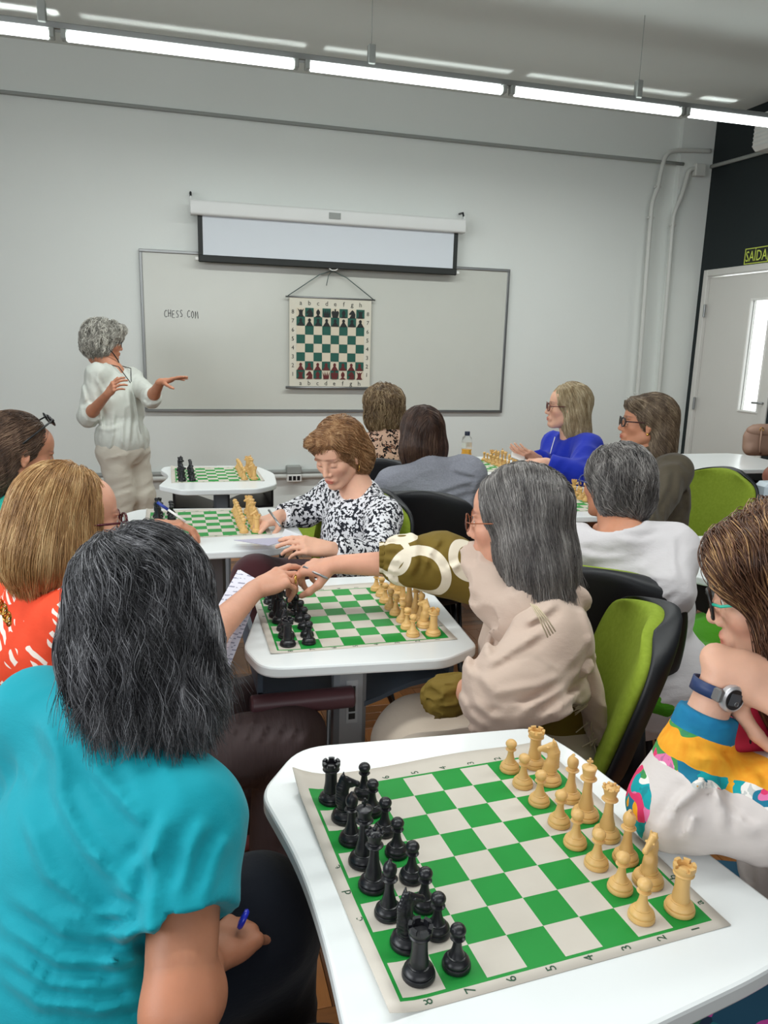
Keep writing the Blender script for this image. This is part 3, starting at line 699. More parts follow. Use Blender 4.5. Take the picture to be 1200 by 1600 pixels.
def make_piece(kind, m):
    if kind == 'pawn':
        o = MB().lathe(PROF['pawn'], 28).build('chess_pawn', m, smooth=True); autosmooth(o, 35); return o
    e = empty('chess_'+kind, (0, 0, 0)); autosmooth(MB().lathe(PROF[kind], 28).build('turned_body' if kind != 'knight' else 'turned_base', m, e), 35)
    if kind == 'rook':
        for k in range(6):
            a0 = k*math.pi/3; b = MB(); n = 5; V = []
            for z in (.061, .0655):
                for r in (.0094, .0138):
                    for t in np.linspace(a0, a0+math.radians(40), n): V.append((r*math.cos(t), r*math.sin(t), z))
            I = lambda z, r, t: (z*2+r)*n+t
            Fc = []
            for t in range(n-1): Fc += [(I(1, 0, t), I(1, 1, t), I(1, 1, t+1), I(1, 0, t+1)), (I(0, 1, t), I(0, 1, t+1), I(1, 1, t+1), I(1, 1, t)), (I(0, 0, t+1), I(0, 0, t), I(1, 0, t), I(1, 0, t+1))]
            Fc += [(I(0, 0, 0), I(0, 1, 0), I(1, 1, 0), I(1, 0, 0)), (I(0, 1, n-1), I(0, 0, n-1), I(1, 0, n-1), I(1, 1, n-1))]
            b.add(V, Fc).build('merlon', m, e)
    if kind == 'king':
        b = MB().box((-.0016, -.0016, .084), (.0016, .0016, .0955), bev=.0006); b.box((-.0045, -.0015, .0885), (.0045, .0015, .092), bev=.0006); b.build('cross', m, e)
    if kind == 'queen':
        b = MB()
        for k in range(8): a = k*math.pi/4; b.ball((.0105*math.cos(a), .0105*math.sin(a), .0787), (.0026, .0026, .0024), 7, 5)
        b.ball((0, 0, .0828), .0030, 8, 6); b.build('coronet', m, e, True)
    if kind == 'bishop':
        f = Fld(); f.ell((0, 0, .0625), (.0088, .0088, .0115), k=.001); f.ell((0, 0, .0745), (.0026, .0026, .0028), k=.003)
        f.ell((.008, 0, .0685), (.011, .02, .0011), frame((.75, 0, 1)), k=.0004, op='s'); V, Fc = f.mesh(.0009); mesh_obj('mitre', V, Fc, m, e)
    if kind == 'knight':       # faces +x
        f = Fld(); k = .004
        f.cone((.0005, 0, .016), (-.001, 0, .030), .0112, .0096, k=k, flat=((0, 1, 0), .85)); f.cone((-.001, 0, .030), (-.0035, 0, .046), .0096, .0082, k=k, flat=((0, 1, 0), .72)); f.cone((-.0035, 0, .046), (-.001, 0, .0575), .0080, .0068, k=k, flat=((0, 1, 0), .68))
        f.cone((.000, 0, .0585), (.0145, 0, .0520), .0062, .0043, k=.002, flat=((0, 1, 0), .75)); f.cone((.001, 0, .0545), (.009, 0, .0490), .0052, .0034, k=.002, flat=((0, 1, 0), .72)); f.ell((.0165, 0, .0510), (.0036, .0038, .0044), k=.0015)
        for s_ in (-1, 1): f.cone((-.003, s_*.003, .062), (-.002, s_*.0036, .0690), .0026, .001, k=.0015); f.ell((.0055, s_*.0052, .0575), (.0022, .0012, .0015), k=.001); f.ell((.010, s_*.0055, .0510), (.005, .0022, .0022), k=.001, op='s')
        f.cone((-.0105, 0, .026), (-.0098, 0, .050), .0030, .0030, k=.002); f.cone((-.0098, 0, .050), (-.0045, 0, .064), .0030, .0028, k=.002)
        f.ell((.0105, 0, .0400), (.0058, .014, .0068), k=.003, op='s')
        f.disp = lambda P: -.0005*np.maximum(0, np.sin(P[..., 2]*1500+P[..., 0]*500))*(P[..., 0] < -.004); f.amp = .0006
        V, Fc = f.mesh(.0011); mesh_obj('horse_head', V, Fc, m, e)
    return e
PROTO = {}
ORD = ['nearest', 'second nearest', 'third nearest', 'fourth nearest', 'fourth farthest', 'third farthest', 'second farthest', 'farthest']
def put_piece(kind, col, O, ang, u, v, label, group, rz=None, z=0.):
    key = (kind, col)
    first = key not in PROTO
    if first: PROTO[key] = make_piece(kind, M_cream if col == 'cream' else M_ebony)
    src = PROTO[key]; o = src if first else copy_tree(src)
    c, s = math.cos(ang), math.sin(ang); x = u*.05; y = -v*.05
    o.location = (O[0]+c*x-s*y, O[1]+s*x+c*y, ZTOP+.0014+z); o.rotation_euler = (0, 0, ang+(rz if rz is not None else random.uniform(-.5, .5)))
    if kind == 'knight': o.scale = (1.08, 1.08, 1.06)
    return finish(o, label=label, cat='chess piece', group=group)
BACK = ['rook', 'knight', 'bishop', 'king', 'queen', 'bishop', 'knight', 'rook']   # from file h (far) to file a (near)
def set_up(O, ang, where, black=range(8), blackp=range(8), white=range(8), whitep=range(8), jit=.05, seed=1, over={}):
    random.seed(seed)
    for side, us, idxs, pidx in (('black', (.5, 1.5), black, blackp), ('cream', (7.5, 6.5), white, whitep)):
        for i in range(8):
            near = 'abcdefgh'[7-i]; pos = ORD[7-i]
            J = lambda: random.uniform(-jit, jit)
            if i in idxs:
                k = BACK[i]; 
                u, v, rz = over.get((side, 'b', i), (us[0]+J(), i+.5+J(), None))
                if k == 'knight' and rz is None: rz = (0 if side == 'black' else math.pi)+random.uniform(-.5, .5)
                lab = f'{side} {k} {where}' if k in ('king', 'queen') else ('nearer ' if i > 4 else 'farther ') + f'{side} {k} {where}'
                put_piece(k, side, O, ang, u, v, lab, f'{side} pieces {where}', rz)
            if i in pidx:
                u, v, rz = over.get((side, 'p', i), (us[1]+J(), i+.5+J(), None))
                put_piece('pawn', side, O, ang, u, v, f'{pos} {side} pawn {where}', f'{side} pieces {where}')
B1, A1 = (.195, 1.051), math.radians(3.604); B2, A2 = (.226, 2.024), math.radians(-.36)
chess_mat(B1, A1, 'green and cream roll-up chess mat on the nearest desk', curl=.009, seed=2.2)
set_up(B1, A1, 'on the nearest board', jit=.07, seed=3, over={('black', 'b', 1): (.62, 1.5, -.1), ('black', 'b', 6): (.65, 6.55, .15), ('cream', 'b', 1): (7.45, 1.5, 2.6), ('cream', 'b', 6): (7.45, 6.45, 3.6), ('cream', 'b', 7): (7.55, 7.55, .3)})
chess_mat(B2, A2, 'green and cream chess mat on the second desk, below the joined hands', curl=.005, seed=1.)
set_up(B2, A2, 'on the second board', jit=.06, seed=5, over={('cream', 'b', 6): (7.4, 6.4, 2.2), ('black', 'b', 6): (.55, 6.5, .5)})
B3, A3 = (-.075, 3.105), math.radians(0); 
chess_mat(B3, A3, 'chess mat on the desk left of the black and white blouse', seed=4, letters=True)
set_up(B3, A3, 'on the board left of the black and white blouse', black=(0, 1, 2, 3), blackp=(0, 1, 2), seed=6)
B4, A4 = (.03, 4.19), math.radians(0)
chess_mat(B4, A4, 'chess mat on the desk alone by the back wall', seed=5, mu0=.5)
set_up(B4, A4, 'on the board alone by the back wall', seed=7)
B5, A5 = (1.52, 4.33), 0.
chess_mat(B5, A5, 'chess mat on the desk with the juice bottle', seed=6)
set_up(B5, A5, 'on the board beside the juice bottle', black=(), blackp=(), seed=8)
B6, A6 = (1.50, 3.29), 0.
chess_mat(B6, A6, 'chess mat on the desk between white shirt and olive jacket', seed=7)
set_up(B6, A6, 'on the board beside the olive jacket', black=(), blackp=(), seed=9)
# ------------------------------------------------------------------ people: shared pieces
def skin_mat(name, c, r=.5):
    m = NT(name, r, 0, .4); v = m.coords(); at = m.n('Attribute', attribute_name='tint')
    n = m.noise(v, 28, 5, .6); a = m.mix(n, tuple(x*.88 for x in c[:3])+(1,), tuple(min(1, x*1.10) for x in c[:3])+(1,))
    m.base(m.mix(1., a, at.outputs['Color'], 'MULTIPLY')); m.b.inputs['Subsurface Weight'].default_value = .12
    m.b.inputs['Subsurface Radius'].default_value = (.01, .004, .002); m.b.inputs['Subsurface Scale'].default_value = .5
    m.bump(m.noise(v, 160, 3), .18, .0015); return m.m
SKIN_A = skin_mat('skin_fair', srgb(214, 158, 132)); SKIN_B = skin_mat('skin_tan', srgb(196, 136, 106)); SKIN_D = skin_mat('skin_bronze', srgb(186, 124, 94)); SKIN_C = skin_mat('skin_pale', srgb(222, 172, 146))
def head_field(lids=0.):
    f = Fld(); k = .02
    f.ell((0, -.014, .034), (.074, .094, .084), k=k); f.ell((0, .028, -.022), (.060, .066, .088), k=k)
    f.ell((0, .052, .045), (.055, .036, .045), k=.025)
    for s in (-1, 1):
        f.cone((s*.050, .000, -.055), (s*.016, .070, -.094), .018, .015, k=.025)
        f.ell((s*.040, .060, -.018), (.022, .022, .022), k=.018)
        f.ell((s*.030, .0815, .0235), (.020, .009, .006), k=.010)
        f.ell((s*.031, .094, .004), (.017, .014, .0125), k=.008, op='s')
        f.ell((s*.031, .0765, .004), (.0135, .0125, .0125), k=.002)                      # closed lid ball, the eyeball sits inside
        if lids < .5: f.ell((s*.031, .0895, .0035), (.0115, .0075, .0048), k=.0015, op='s')
        else: f.ell((s*.031, .0893, -.0045), (.011, .003, .0012), k=.001, op='s')
        f.ell((s*.077, -.004, -.004), (.0075, .019, .030), frame((s*.15, -.2, 1), (1, -.35*s, 0)), k=.006)
        f.ell((s*.0845, .002, .002), (.005, .010, .017), k=.003, op='s'); f.ell((s*.076, .003, -.030), (.006, .008, .009), k=.004)
    f.cone((0, .084, .016), (0, .1065, -.026), .0075, .0095, k=.010); f.ell((0, .104, -.029), (.0105, .0095, .0085), k=.005)
    for s in (-1, 1): f.ell((s*.0125, .094, -.033), (.0075, .0095, .007), k=.004); f.ell((s*.006, .101, -.0385), (.0028, .004, .0025), k=.001, op='s')
    f.ell((0, .086, -.060), (.027, .014, .018), k=.010)
    f.ell((0, .0965, -.0555), (.021, .0075, .0042), k=.003); f.ell((0, .0955, -.0655), (.0175, .0078, .0052), k=.003)
    f.ell((0, .1045, -.0605), (.020, .005, .0009), k=.001, op='s')
    f.ell((0, .083, -.090), (.017, .014, .014), k=.014)
    f.cone((0, -.020, -.045), (0, -.040, -.10), .054, .052, k=.02)
    return f
def head_mesh(lids):
    V, F = head_field(lids).mesh(.0032); V = relax(V, F, 1, .3)
    T = np.ones((len(V), 4)); x, y, z = V.T
    g = lambda cx, cy, cz, rx, ry, rz: np.exp(-(((x-cx)/rx)**2+((y-cy)/ry)**2+((z-cz)/rz)**2))
    lip = np.clip(g(0, .101, -.0605, .0165, .012, .0075)*2.6, 0, 1)[:, None]; T[:, :3] = T[:, :3]*(1-lip)+np.array([.74, .36, .36])*lip
    for s in (-1, 1):
        ch = .35*g(s*.045, .075, -.03, .022, .03, .02)[:, None]; T[:, :3] *= 1-ch*np.array([0, .35, .35])
        eb = np.clip(2.5*g(s*.031, .090, .0285+0., .021, .02, .0036), 0, 1)[:, None]; T[:, :3] = T[:, :3]*(1-.85*eb)+.85*eb*np.array([.28, .20, .16])
        el = np.clip(2.*g(s*.031, .088, (.0075 if lids < .5 else -.005), .0135, .01, .0016), 0, 1)[:, None]; T[:, :3] = T[:, :3]*(1-.8*el)+.8*el*.10
    return V, F, T
HEADS = {k: head_mesh(k) for k in (0, 1)}
M_eye = NT('eye_white', .15); M_eye.base(srgb(226, 220, 212)); M_eye = M_eye.m; M_iris = plain('eye_iris', srgb(60, 42, 30), .2)
def hand(f, w, d, n, side, curl, spread=0., thumb=None, sc=.92, grow=0.):
    """adds a hand: w wrist, d pointing along the hand, n back of the hand, side +1 left -1 right, curl per finger (mcp, pip, dip)"""
    w = np.array(w, float); d = unit(d); n = unit(np.array(n, float)-d*(np.array(n, float)@d)); l = np.cross(d, n)*side; pk = .010
    K = [(.086, .027), (.089, .0085), (.084, -.0105), (.075, -.028)]
    for (a, b) in K:
        m = w+(d*.018+l*b*.62)*sc; q = w+(d*a+l*b-n*.001)*sc; f.cone(m, q, .0135*sc, .0112*sc, k=pk)
    f.cone(w-d*.012, w+d*.030*sc, .023*sc, .024*sc, k=.012, flat=(n, .74)); f.ell(w+(d*.050-n*.008)*sc, np.array([.034, .036, .013])*sc, np.stack([l, d, n], 1), k=pk)
    LN = [(.043, .025, .021), (.047, .029, .022), (.043, .027, .021), (.034, .020, .019)]; RD = [.0092, .0094, .0088, .0078]
    tips = []
    for i in range(4):
        a, b = K[i]; p = w+(d*a+l*b)*sc; t = 0.; sp = spread*(1.2-.8*i); dd = unit(d+l*sp)
        f.ell(p+n*.002*sc, [.0098*sc]*3, k=.006)
        for j in range(3):
            t += curl[i][j]; dr = dd*math.cos(t)-n*math.sin(t); q = p+dr*LN[i][j]*sc; r = RD[i]*sc
            f.cone(p, q, r*(1-.07*j), r*(.93-.09*j), k=.0028); p = q
        tips.append(p)
    t0 = w+(d*.022+l*.019-n*.009)*sc
    th = thumb or [(.62, .62, -.35), (.85, .35, -.30), (.95, .15, -.2)]
    p = t0; f.ell(t0+(d*.012+l*.003)*sc, [.016*sc, .016*sc, .014*sc], k=.012)
    for (c, ln, r0, r1) in zip(th, (.042, .032, .026), (.0135, .0105, .0098), (.0108, .0098, .0078)):
        dr = unit(d*c[0]+l*c[1]+n*c[2]); q = p+dr*ln*sc; f.cone(p, q, r0*sc, r1*sc, k=.005); p = q
    return tips, p
REST = [(.35, .45, .25), (.4, .5, .3), (.45, .5, .3), (.5, .5, .3)]
def hair_strands(name, fld, V0, N0, H, R, parent, base, mat, n, rad, step, steps, flow, hem, wave=(0, .05), seed=0, off=.002, lift=.003, loose=3, clump=.6, flick=0., hemv=.012):
    """long locks that follow the surface of the hair volume"""
    rng = np.random.RandomState(seed); ii = rng.randint(0, len(V0), n)
    P = V0[ii]+N0[ii]*off; paths = [P]; alive = np.ones(n, bool); lens = np.ones(n, int)
    L = (steps*(.45+.55*rng.rand(n))).astype(int); off_i = off+lift*rng.rand(n)**2; hem_i = hem+hemv*rng.randn(n); lo = np.zeros(n, int)
    loc0 = (P-H)@R; ph = vnoise(loc0*13, seed)*10+rng.rand(n)*.7; fl = rng.rand(n)*flick; la = .5+vnoise(loc0*30+7, seed); dprev = None
    for s in range(steps):
        loc = (P-H)@R; d = flow(loc)@R.T; N = fld.grad(P)
        below = loc[:, 2] < hem_i
        d = np.where(below[:, None], d*.3+np.array([0, 0, -1.]), d)
        t = d-N*(d*N).sum(1)[:, None]*np.where(below, .5, 1.)[:, None]; t /= np.linalg.norm(t, axis=1)[:, None]+1e-9
        if wave[0]: 
            b = np.cross(N, t); t = t+b*(wave[0]*la*np.sin(ph+(s+1)*step/wave[1]*6.28))[:, None]; t /= np.linalg.norm(t, axis=1)[:, None]
        if dprev is not None: t = .45*dprev+.55*t; t /= np.linalg.norm(t, axis=1)[:, None]+1e-9
        if flick: t = t+N*(fl*below)[:, None]; t /= np.linalg.norm(t, axis=1)[:, None]
        dprev = t; Q = P+t*step; dist = fld.ev(Q); corr = np.where(below, np.where(dist < off_i, dist-off_i, 0), dist-off_i)
        Q = Q-N*np.clip(corr, -step, step)[:, None]
        lo += below; go = (s < L) & (lo <= loose); P = np.where(go[:, None], Q, P); lens += go; paths.append(P)
    A = np.stack(paths, 1)
    if clump:
        nc = max(30, n//14); ci = rng.choice(n, nc, replace=False); near = np.zeros(n, int)
        for a0 in range(0, n, 800): near[a0:a0+800] = ci[np.argmin(((A[a0:a0+800, None, 0]-A[None, ci, 0])**2).sum(-1), 1)]
        w = np.minimum(1, np.arange(A.shape[1])/max(steps*.45, 1))**1.2*clump; A = A+(A[near]-A)*w[None, :, None]*(.6+.4*rng.rand(n))[:, None, None]; lens = np.maximum(3, np.minimum(lens, lens[near]))
    keep = lens >= 3; A = A[keep]; lens = lens[keep]
    if not len(A): return
    cu = bpy.data.hair_curves.new(name); cu.add_curves(lens.tolist())
    mask = np.arange(A.shape[1])[None] < lens[:, None]; pos = (A[mask]-np.array(base)).astype(np.float32)
    tt = (np.arange(A.shape[1])[None]/np.maximum(lens-1, 1)[:, None])[mask]
    cu.position_data.foreach_set('vector', pos.ravel())
    ra = cu.attributes.get('radius') or cu.attributes.new('radius', 'FLOAT', 'POINT'); ra.data.foreach_set('value', (rad*(1-.75*tt**2)).astype(np.float32))
    cu.materials.append(mat); o = bpy.data.objects.new(name, cu); COL.objects.link(o); o.parent = parent; o['kind'] = 'stuff'; return o
def hair_mat(name, stops, rough=.42, scale=(45, 45, 4), strand=True, spec=.45, bands=0.):
    """stops: colours from dark to light"""
    m = NT(name, rough, 0, spec); v = m.coords(scale)
    n = m.noise(v, 1., 4, .65)
    if strand: hi = m.n('HairInfo'); n = m.math('ADD', m.math('MULTIPLY', n, .78), m.math('MULTIPLY', hi.outputs['Random'], .24))
    N = len(stops); m.base(m.ramp(n, [(.28+.42*i/(N-1), c) for i, c in enumerate(stops)]))
    if not strand: m.bump(n, .8, .004)
    return m.m
def normals(V, F):
    n = np.zeros_like(V); a = np.cross(V[F[:, 2]]-V[F[:, 0]], V[F[:, 3]]-V[F[:, 1]])
    for k in range(4): np.add.at(n, F[:, k], a)
    return n/(np.linalg.norm(n, axis=1)[:, None]+1e-12)
def flow_default(part=(0, .03, .10), down=1., back=0.):
    part = np.array(part)
    def f(L):
        r = L-part; r[:, 1] *= .7; r[:, 2] = 0; r /= np.linalg.norm(r, axis=1)[:, None]+.02
        w = np.clip((L[:, 2]-.0)/.11, 0, 1)[:, None]; return r*w*1.0+np.array([0, -back, -down])
    return f
def side_part_flow(px, sl=.2, down=.9, back=.15):
    def f(L):
        s = np.where(L[:, 0] > px, 1., -1.); w = np.clip((L[:, 2]-.02)/.09, 0, 1)
        return np.stack([s*w*1.1, -back-sl*w, -down*np.ones(len(L))], 1)
    return f
def creases(lines, w=9., amp=.006, side=1, val=.75):
    """folds sculpted along polylines read off the photograph (pixel points)"""
    def f(P):
        v = P-CP; z = v@CF; X = 600+F_PX*(v@CR)/z; Y = 800-F_PX*(v@CU)/z; D = np.zeros(P.shape[:-1])
        for ln in lines:
            ww = w; aa = amp
            if isinstance(ln, tuple): ln, ww, aa = ln
            best = np.full(P.shape[:-1], 1e9); sg = np.zeros(P.shape[:-1]); ed = np.ones(P.shape[:-1]); n = len(ln)-1
            for i in range(n):
                (x0, y0), (x1, y1) = ln[i], ln[i+1]; dx, dy = x1-x0, y1-y0; L = math.hypot(dx, dy)
                t = ((X-x0)*dx+(Y-y0)*dy)/L/L; tc = np.clip(t, 0, 1); d = np.hypot(X-x0-tc*dx, Y-y0-tc*dy); s_ = ((X-x0)*dy-(Y-y0)*dx)/L
                m = d < best; best = np.where(m, d, best); sg = np.where(m, np.sign(s_), sg); ed = np.where(m, (i+tc)/n, ed)
            q = best*sg/ww; fade = np.clip(np.minimum(ed, 1-ed)*5+.15, 0, 1)
            D = D-aa*fade*(np.exp(-q*q)-val*np.exp(-(q-side*1.5)**2/.8))
        return D
    return f
def addf(*fs): return lambda P: sum(f(P) for f in fs)
class Person:
    def __init__(s, label, base, H, look, up=(0, 0, 1), neck=None, pelvis=None, face=None, rx=None, skin=SKIN_A, sh_w=.145, hs=1., group=None, lids=0, sh_drop=.062):
        s.base = np.array([base[0], base[1], 0.]); s.e = empty('person', s.base, label=label, cat='person')
        s.H = np.array(H, float); y = unit(look); x = unit(np.cross(y, up)); s.R = np.stack([x, y, np.cross(x, y)], 1); s.hs = hs; s.lids = lids
        s.neck = np.array(neck, float); s.pelvis = np.array(pelvis, float); s.f = unit(face); s.up = unit(s.neck-s.pelvis)
        s.r = unit(np.cross(s.f, s.up)) if rx is None else unit(rx); s.fw = np.cross(s.up, s.r); s.skin = skin
        s.sh = [s.neck-s.r*sh_w-s.up*sh_drop+s.fw*.01, s.neck+s.r*sh_w-s.up*sh_drop+s.fw*.01]     # left, right
        s.RT = np.stack([s.r, s.fw, s.up], 1)
        s.el = [None, None]; s.wr = [None, None]; s.W = 1.
    def arm(s, i, el, wr): s.el[i] = np.array(el, float); s.wr[i] = np.array(wr, float); return s
    def L(s, p): return s.H+s.R@(np.array(p, float)*s.hs)
    def torso(s, f, g=0., k=.035, w=1., low=True, cuts=(), belly=1.):
        T = s.neck; U = s.up; l = np.linalg.norm(s.neck-s.pelvis)
        A = dict(cuts=cuts)
        f.ell(T-U*.18*l/.5+s.fw*.012, np.array([.142*w+g, .092*w+g, .165]), s.RT, k=k, **A)
        f.ell(T-U*.30*l/.5+s.fw*.02*belly, np.array([.128*w*belly+g, .092*w*belly+g, .15]), s.RT, k=k, **A)
        if low: f.ell(s.pelvis+U*.03, np.array([.155*w+g, .118*w+g, .13]), s.RT, k=k, **A)
        f.cone(s.sh[0]-U*.006, s.sh[1]-U*.006, .044+g, .044+g, k=k, **A)
        for q in s.sh: f.cone(T-U*.028-s.fw*.008, q+U*.006, .040+g*.8, .036+g*.8, k=k, **A)
    def body(s, eyes=True, hands=None, extra=None, h=.0085, head=True, armr=1.):
        f = Fld(); s.torso(f, -.012, w=s.W); f.cone(s.neck-s.up*.03, s.L((0, -.028, -.07)), .058, .052, k=.03)
        f.cone(s.neck+s.fw*.02-s.up*.02, s.L((0, .0, -.085)), .045, .040, k=.03)
        for i in (0, 1):
            if s.el[i] is not None: f.cone(s.sh[i], s.el[i], .040*armr, .034*armr, k=.03)
        V, F = f.mesh(h); V = relax(V, F, 1); T = np.ones((len(V), 4)); parts = [(V, F, T)]
        if head:
            V, F, T = HEADS[s.lids]; parts.append((s.H+V*s.hs@s.R.T, F, T))
        for i in (0, 1):
            if s.wr[i] is None: continue
            f = Fld(); sh = s.sh[i]; el = s.el[i]; wr = s.wr[i]; m = el+(wr-el)*.28
            f.cone(el+(sh-el)*.5, el, .036*armr, .034*armr, k=.02); f.cone(el, m, .034*armr, .035*armr, k=.02); f.cone(m, wr, .036*armr, .0235, k=.02)
            if hands and hands[i]: hands[i](f)
            V, F = f.mesh(.0036 if armr >= 1 else .005); V = relax(V, F, 1, .3); parts.append((V, F, np.ones((len(V), 4))))
        o = 0; VV = []; FF = []; TT = []
        for V, F, T in parts: VV.append(V); FF.append(F+o); TT.append(T); o += len(V)
        ob = mesh_obj('body', np.concatenate(VV)-s.base, np.concatenate(FF), s.skin, s.e)
        at = ob.data.color_attributes.new('tint', 'FLOAT_COLOR', 'POINT'); at.data.foreach_set('color', np.concatenate(TT).ravel())
        if eyes and head and s.lids == 0:
            for sx in (-1, 1):
                b = MB(); b.ball(s.L((sx*.031, .0765, .004)), .0118, 14, 10); b.mi = 1; b.ball(s.L((sx*.031, .0868, .004)), (.0052, .0022, .0052), 12, 6, s.R); b.build('eyeball', [M_eye, M_iris], s.e, True, base=s.base)
        return ob
    def hair(s, prims, stops, clump=.6, flick=0., hemv=.012, n=2500, rad=.0006, hem=-.1, flow=None, h=.0045, steps=18, step=.011, wave=(0, .05), groove=.0025, gsize=(.010, .010, .05), seed=1, rough=.42, loose=3, off=.0015, lift=.004, cap_dark=.75, scale=(45, 45, 4), name='hair'):
        f = Fld()
        for q in prims:
            op = q.get('op', 'u')
            if 'b' in q: f.cone(s.L(q['c']), s.L(q['b']), q['r'][0]*s.hs, q['r'][1]*s.hs, k=q.get('k', .02), op=op)
            else: f.ell(s.L(q['c']), np.array(q['r'])*s.hs, s.R@q['R'] if 'R' in q else s.R, k=q.get('k', .02), op=op, cuts=[(s.L(c), s.R@np.array(nn)) for c, nn in q.get('cuts', [])])
        smooth = Fld(); smooth.p = f.p
        H, R, hs = s.H, s.R, s.hs
        gs = np.array(gsize)
        f.disp = lambda P: -groove*2*(vnoise(((P-H)@R)/gs+1.3*vnoise((P-H)*16, 3)[..., None], seed)-.5); f.amp = groove*1.2
        V, F = f.mesh(h); ms = hair_mat(s.e.name+'_hair_base', [tuple(x*cap_dark for x in c[:3])+(1,) for c in stops], .6, scale, False, .25)
        mesh_obj(name, V-s.base, F, ms, s.e)
        if n:
            N = normals(V, F); ok = fdot = None
            loc = (V-H)@R; ok = loc[:, 2] > hem-.01
            hair_strands('hair_strands', smooth, V[ok], N[ok], H, R, s.e, s.base, hair_mat(s.e.name+'_hair', stops, rough, (30, 30, 6), True), n, rad, step, steps, flow or flow_default(), hem, wave, seed, off, lift, loose, clump, flick, hemv)
    def cloth(s, name, build, m, h=.008, folds=None, amp=0., rel=1, **kw):
        f = Fld(); build(f); f.disp = folds; f.amp = amp; return sdf_obj(name, f, h, m, s.e, s.base, rel, **kw)
    def legs(s, m, kn, an, g=0., h=.011, folds=True, shoes=None, r=(.088, .062, .045), name='trousers', amp=.004, hips=True, extra=None):
        def b(f):
            if hips: f.ell(s.pelvis, (.175+g, .135+g, .12), s.RT, k=.05)
            for i in (0, 1):
                hp = s.pelvis+s.r*(-.085 if i == 0 else .085)-s.up*.0
                f.cone(hp, kn[i], r[0]+g, r[1]+g, k=.03); f.cone(kn[i], an[i], r[1]+g, r[2]+g, k=.03, cuts=[(np.array(an[i])-[0, 0, .0], (0, 0, -1))])
        s.cloth(name, b, m, h, (ridges(amp, (.05, .05, .12), (1, 0, .3), 11) if extra is None else addf(ridges(amp, (.05, .05, .12), (1, 0, .3), 11), extra)) if folds else None, amp+(.006 if extra else 0))
        sm = shoes or M_shoe
        for i in (0, 1):
            a = np.array(an[i]); d = s.fw.copy(); d[2] = 0; d = unit(d); f = Fld(); f.ell((a[0]+d[0]*.06, a[1]+d[1]*.06, .038), (.042, .12, .036), np.stack([np.cross(d, [0, 0, 1.]), d, [0, 0, 1.]], 1), k=.02, cuts=[((0, 0, .004), (0, 0, -1))]); f.cone((a[0], a[1], .06), (a[0], a[1], max(a[2], .1)), .042, .040, k=.02)
            sdf_obj('shoe', f, .008, sm, s.e, s.base)
    def sleeves(s, f, i, g, to=None, r=(.054, .044, .036), k=.03, flat=None):
        """to: fraction along the forearm, or negative fraction of the upper arm"""
        sh, el, wr = s.sh[i], s.el[i], s.wr[i]
        if to is not None and to < 0: e = sh+(el-sh)*(-to); f.cone(sh, e+(el-sh)*.1, r[0]+g, r[1]+g, k=k, cuts=[(e, el-sh)]); return e
        f.cone(sh, el, r[0]+g, r[1]+g, k=k)
        e = el+(wr-el)*(1 if to is None else to); f.cone(el, e+(wr-el)*.08, r[1]+g, r[2]+g, k=k, cuts=[(e, wr-el)]); return e
    def glasses(s, m, lens=True, w=.0245, hgt=.019, round_=False, th=.0018, name='glasses', temple=None, y0=.104, z0=.004):
        e = None; b = MB()
        for sx in (-1, 1):
            pts = [s.L((sx*.033+w*math.cos(t)*(1 if round_ else (1.06-.06*math.cos(4*t))), y0-.005*abs(math.cos(t))*(sx*math.cos(t) > 0), z0+hgt*math.sin(t)*(1 if round_ else (1.06-.06*math.cos(4*t))))) for t in np.linspace(0, 2*math.pi, 20, endpoint=False)]
            b.tube(pts, th, 6, closed=True)
        b.tube([s.L((-.009, y0+.001, z0+.006)), s.L((0, y0+.004, z0+.008)), s.L((.009, y0+.001, z0+.006))], th, 6)
        ob = b.build(name, m, s.e, True, base=s.base)
        for sx in (-1, 1): MB().tube([s.L((sx*.058, y0-.006, z0+.006)), s.L((sx*.074, y0-.018, z0+.006)), s.L((sx*.080, .02, z0+.006)), s.L((sx*.082, -.01, z0+.004)), s.L((sx*.078, -.03, z0-.012))], th*1.1, 6).build('temple_arm', temple or m, ob, True, base=s.base)
        if lens:
            for sx in (-1, 1): MB().ball(s.L((sx*.033, y0-.001, z0)), (w*.97, .0008, hgt*.97), 18, 6, s.R).build('lens', M_lens, ob, True, base=s.base)
        return ob
M_lens = NT('spectacle_lens', .02); M_lens.base((1, 1, 1, 1)); M_lens.b.inputs['Transmission Weight'].default_value = 1; M_lens.b.inputs['IOR'].default_value = 1.03; M_lens = M_lens.m
M_shoe = plain('dark_shoe', srgb(34, 30, 32), .5); M_gold = plain('gold', srgb(212, 168, 88), .25, 1.)
def cloth_mat(name, c, rough=.85, weave=500, wb=.15, var=.05, sheen=.15):
    m = NT(name, rough, 0, .25); v = m.coords(); m.base(m.mix(m.noise(v, 9, 4), tuple(x*(1-var) for x in c[:3])+(1,), tuple(min(1, x*(1+var)) for x in c[:3])+(1,)))
    m.b.inputs['Sheen Weight'].default_value = sheen
    f1 = m.noise(m.coords((7, 7, 16), (.3, .5, 0)), 3., 4, .55); m.bump(m.math('ADD', m.math('MULTIPLY', f1, 1.), m.math('MULTIPLY', m.noise(v, weave, 2), .12)), wb, .006); return m.m
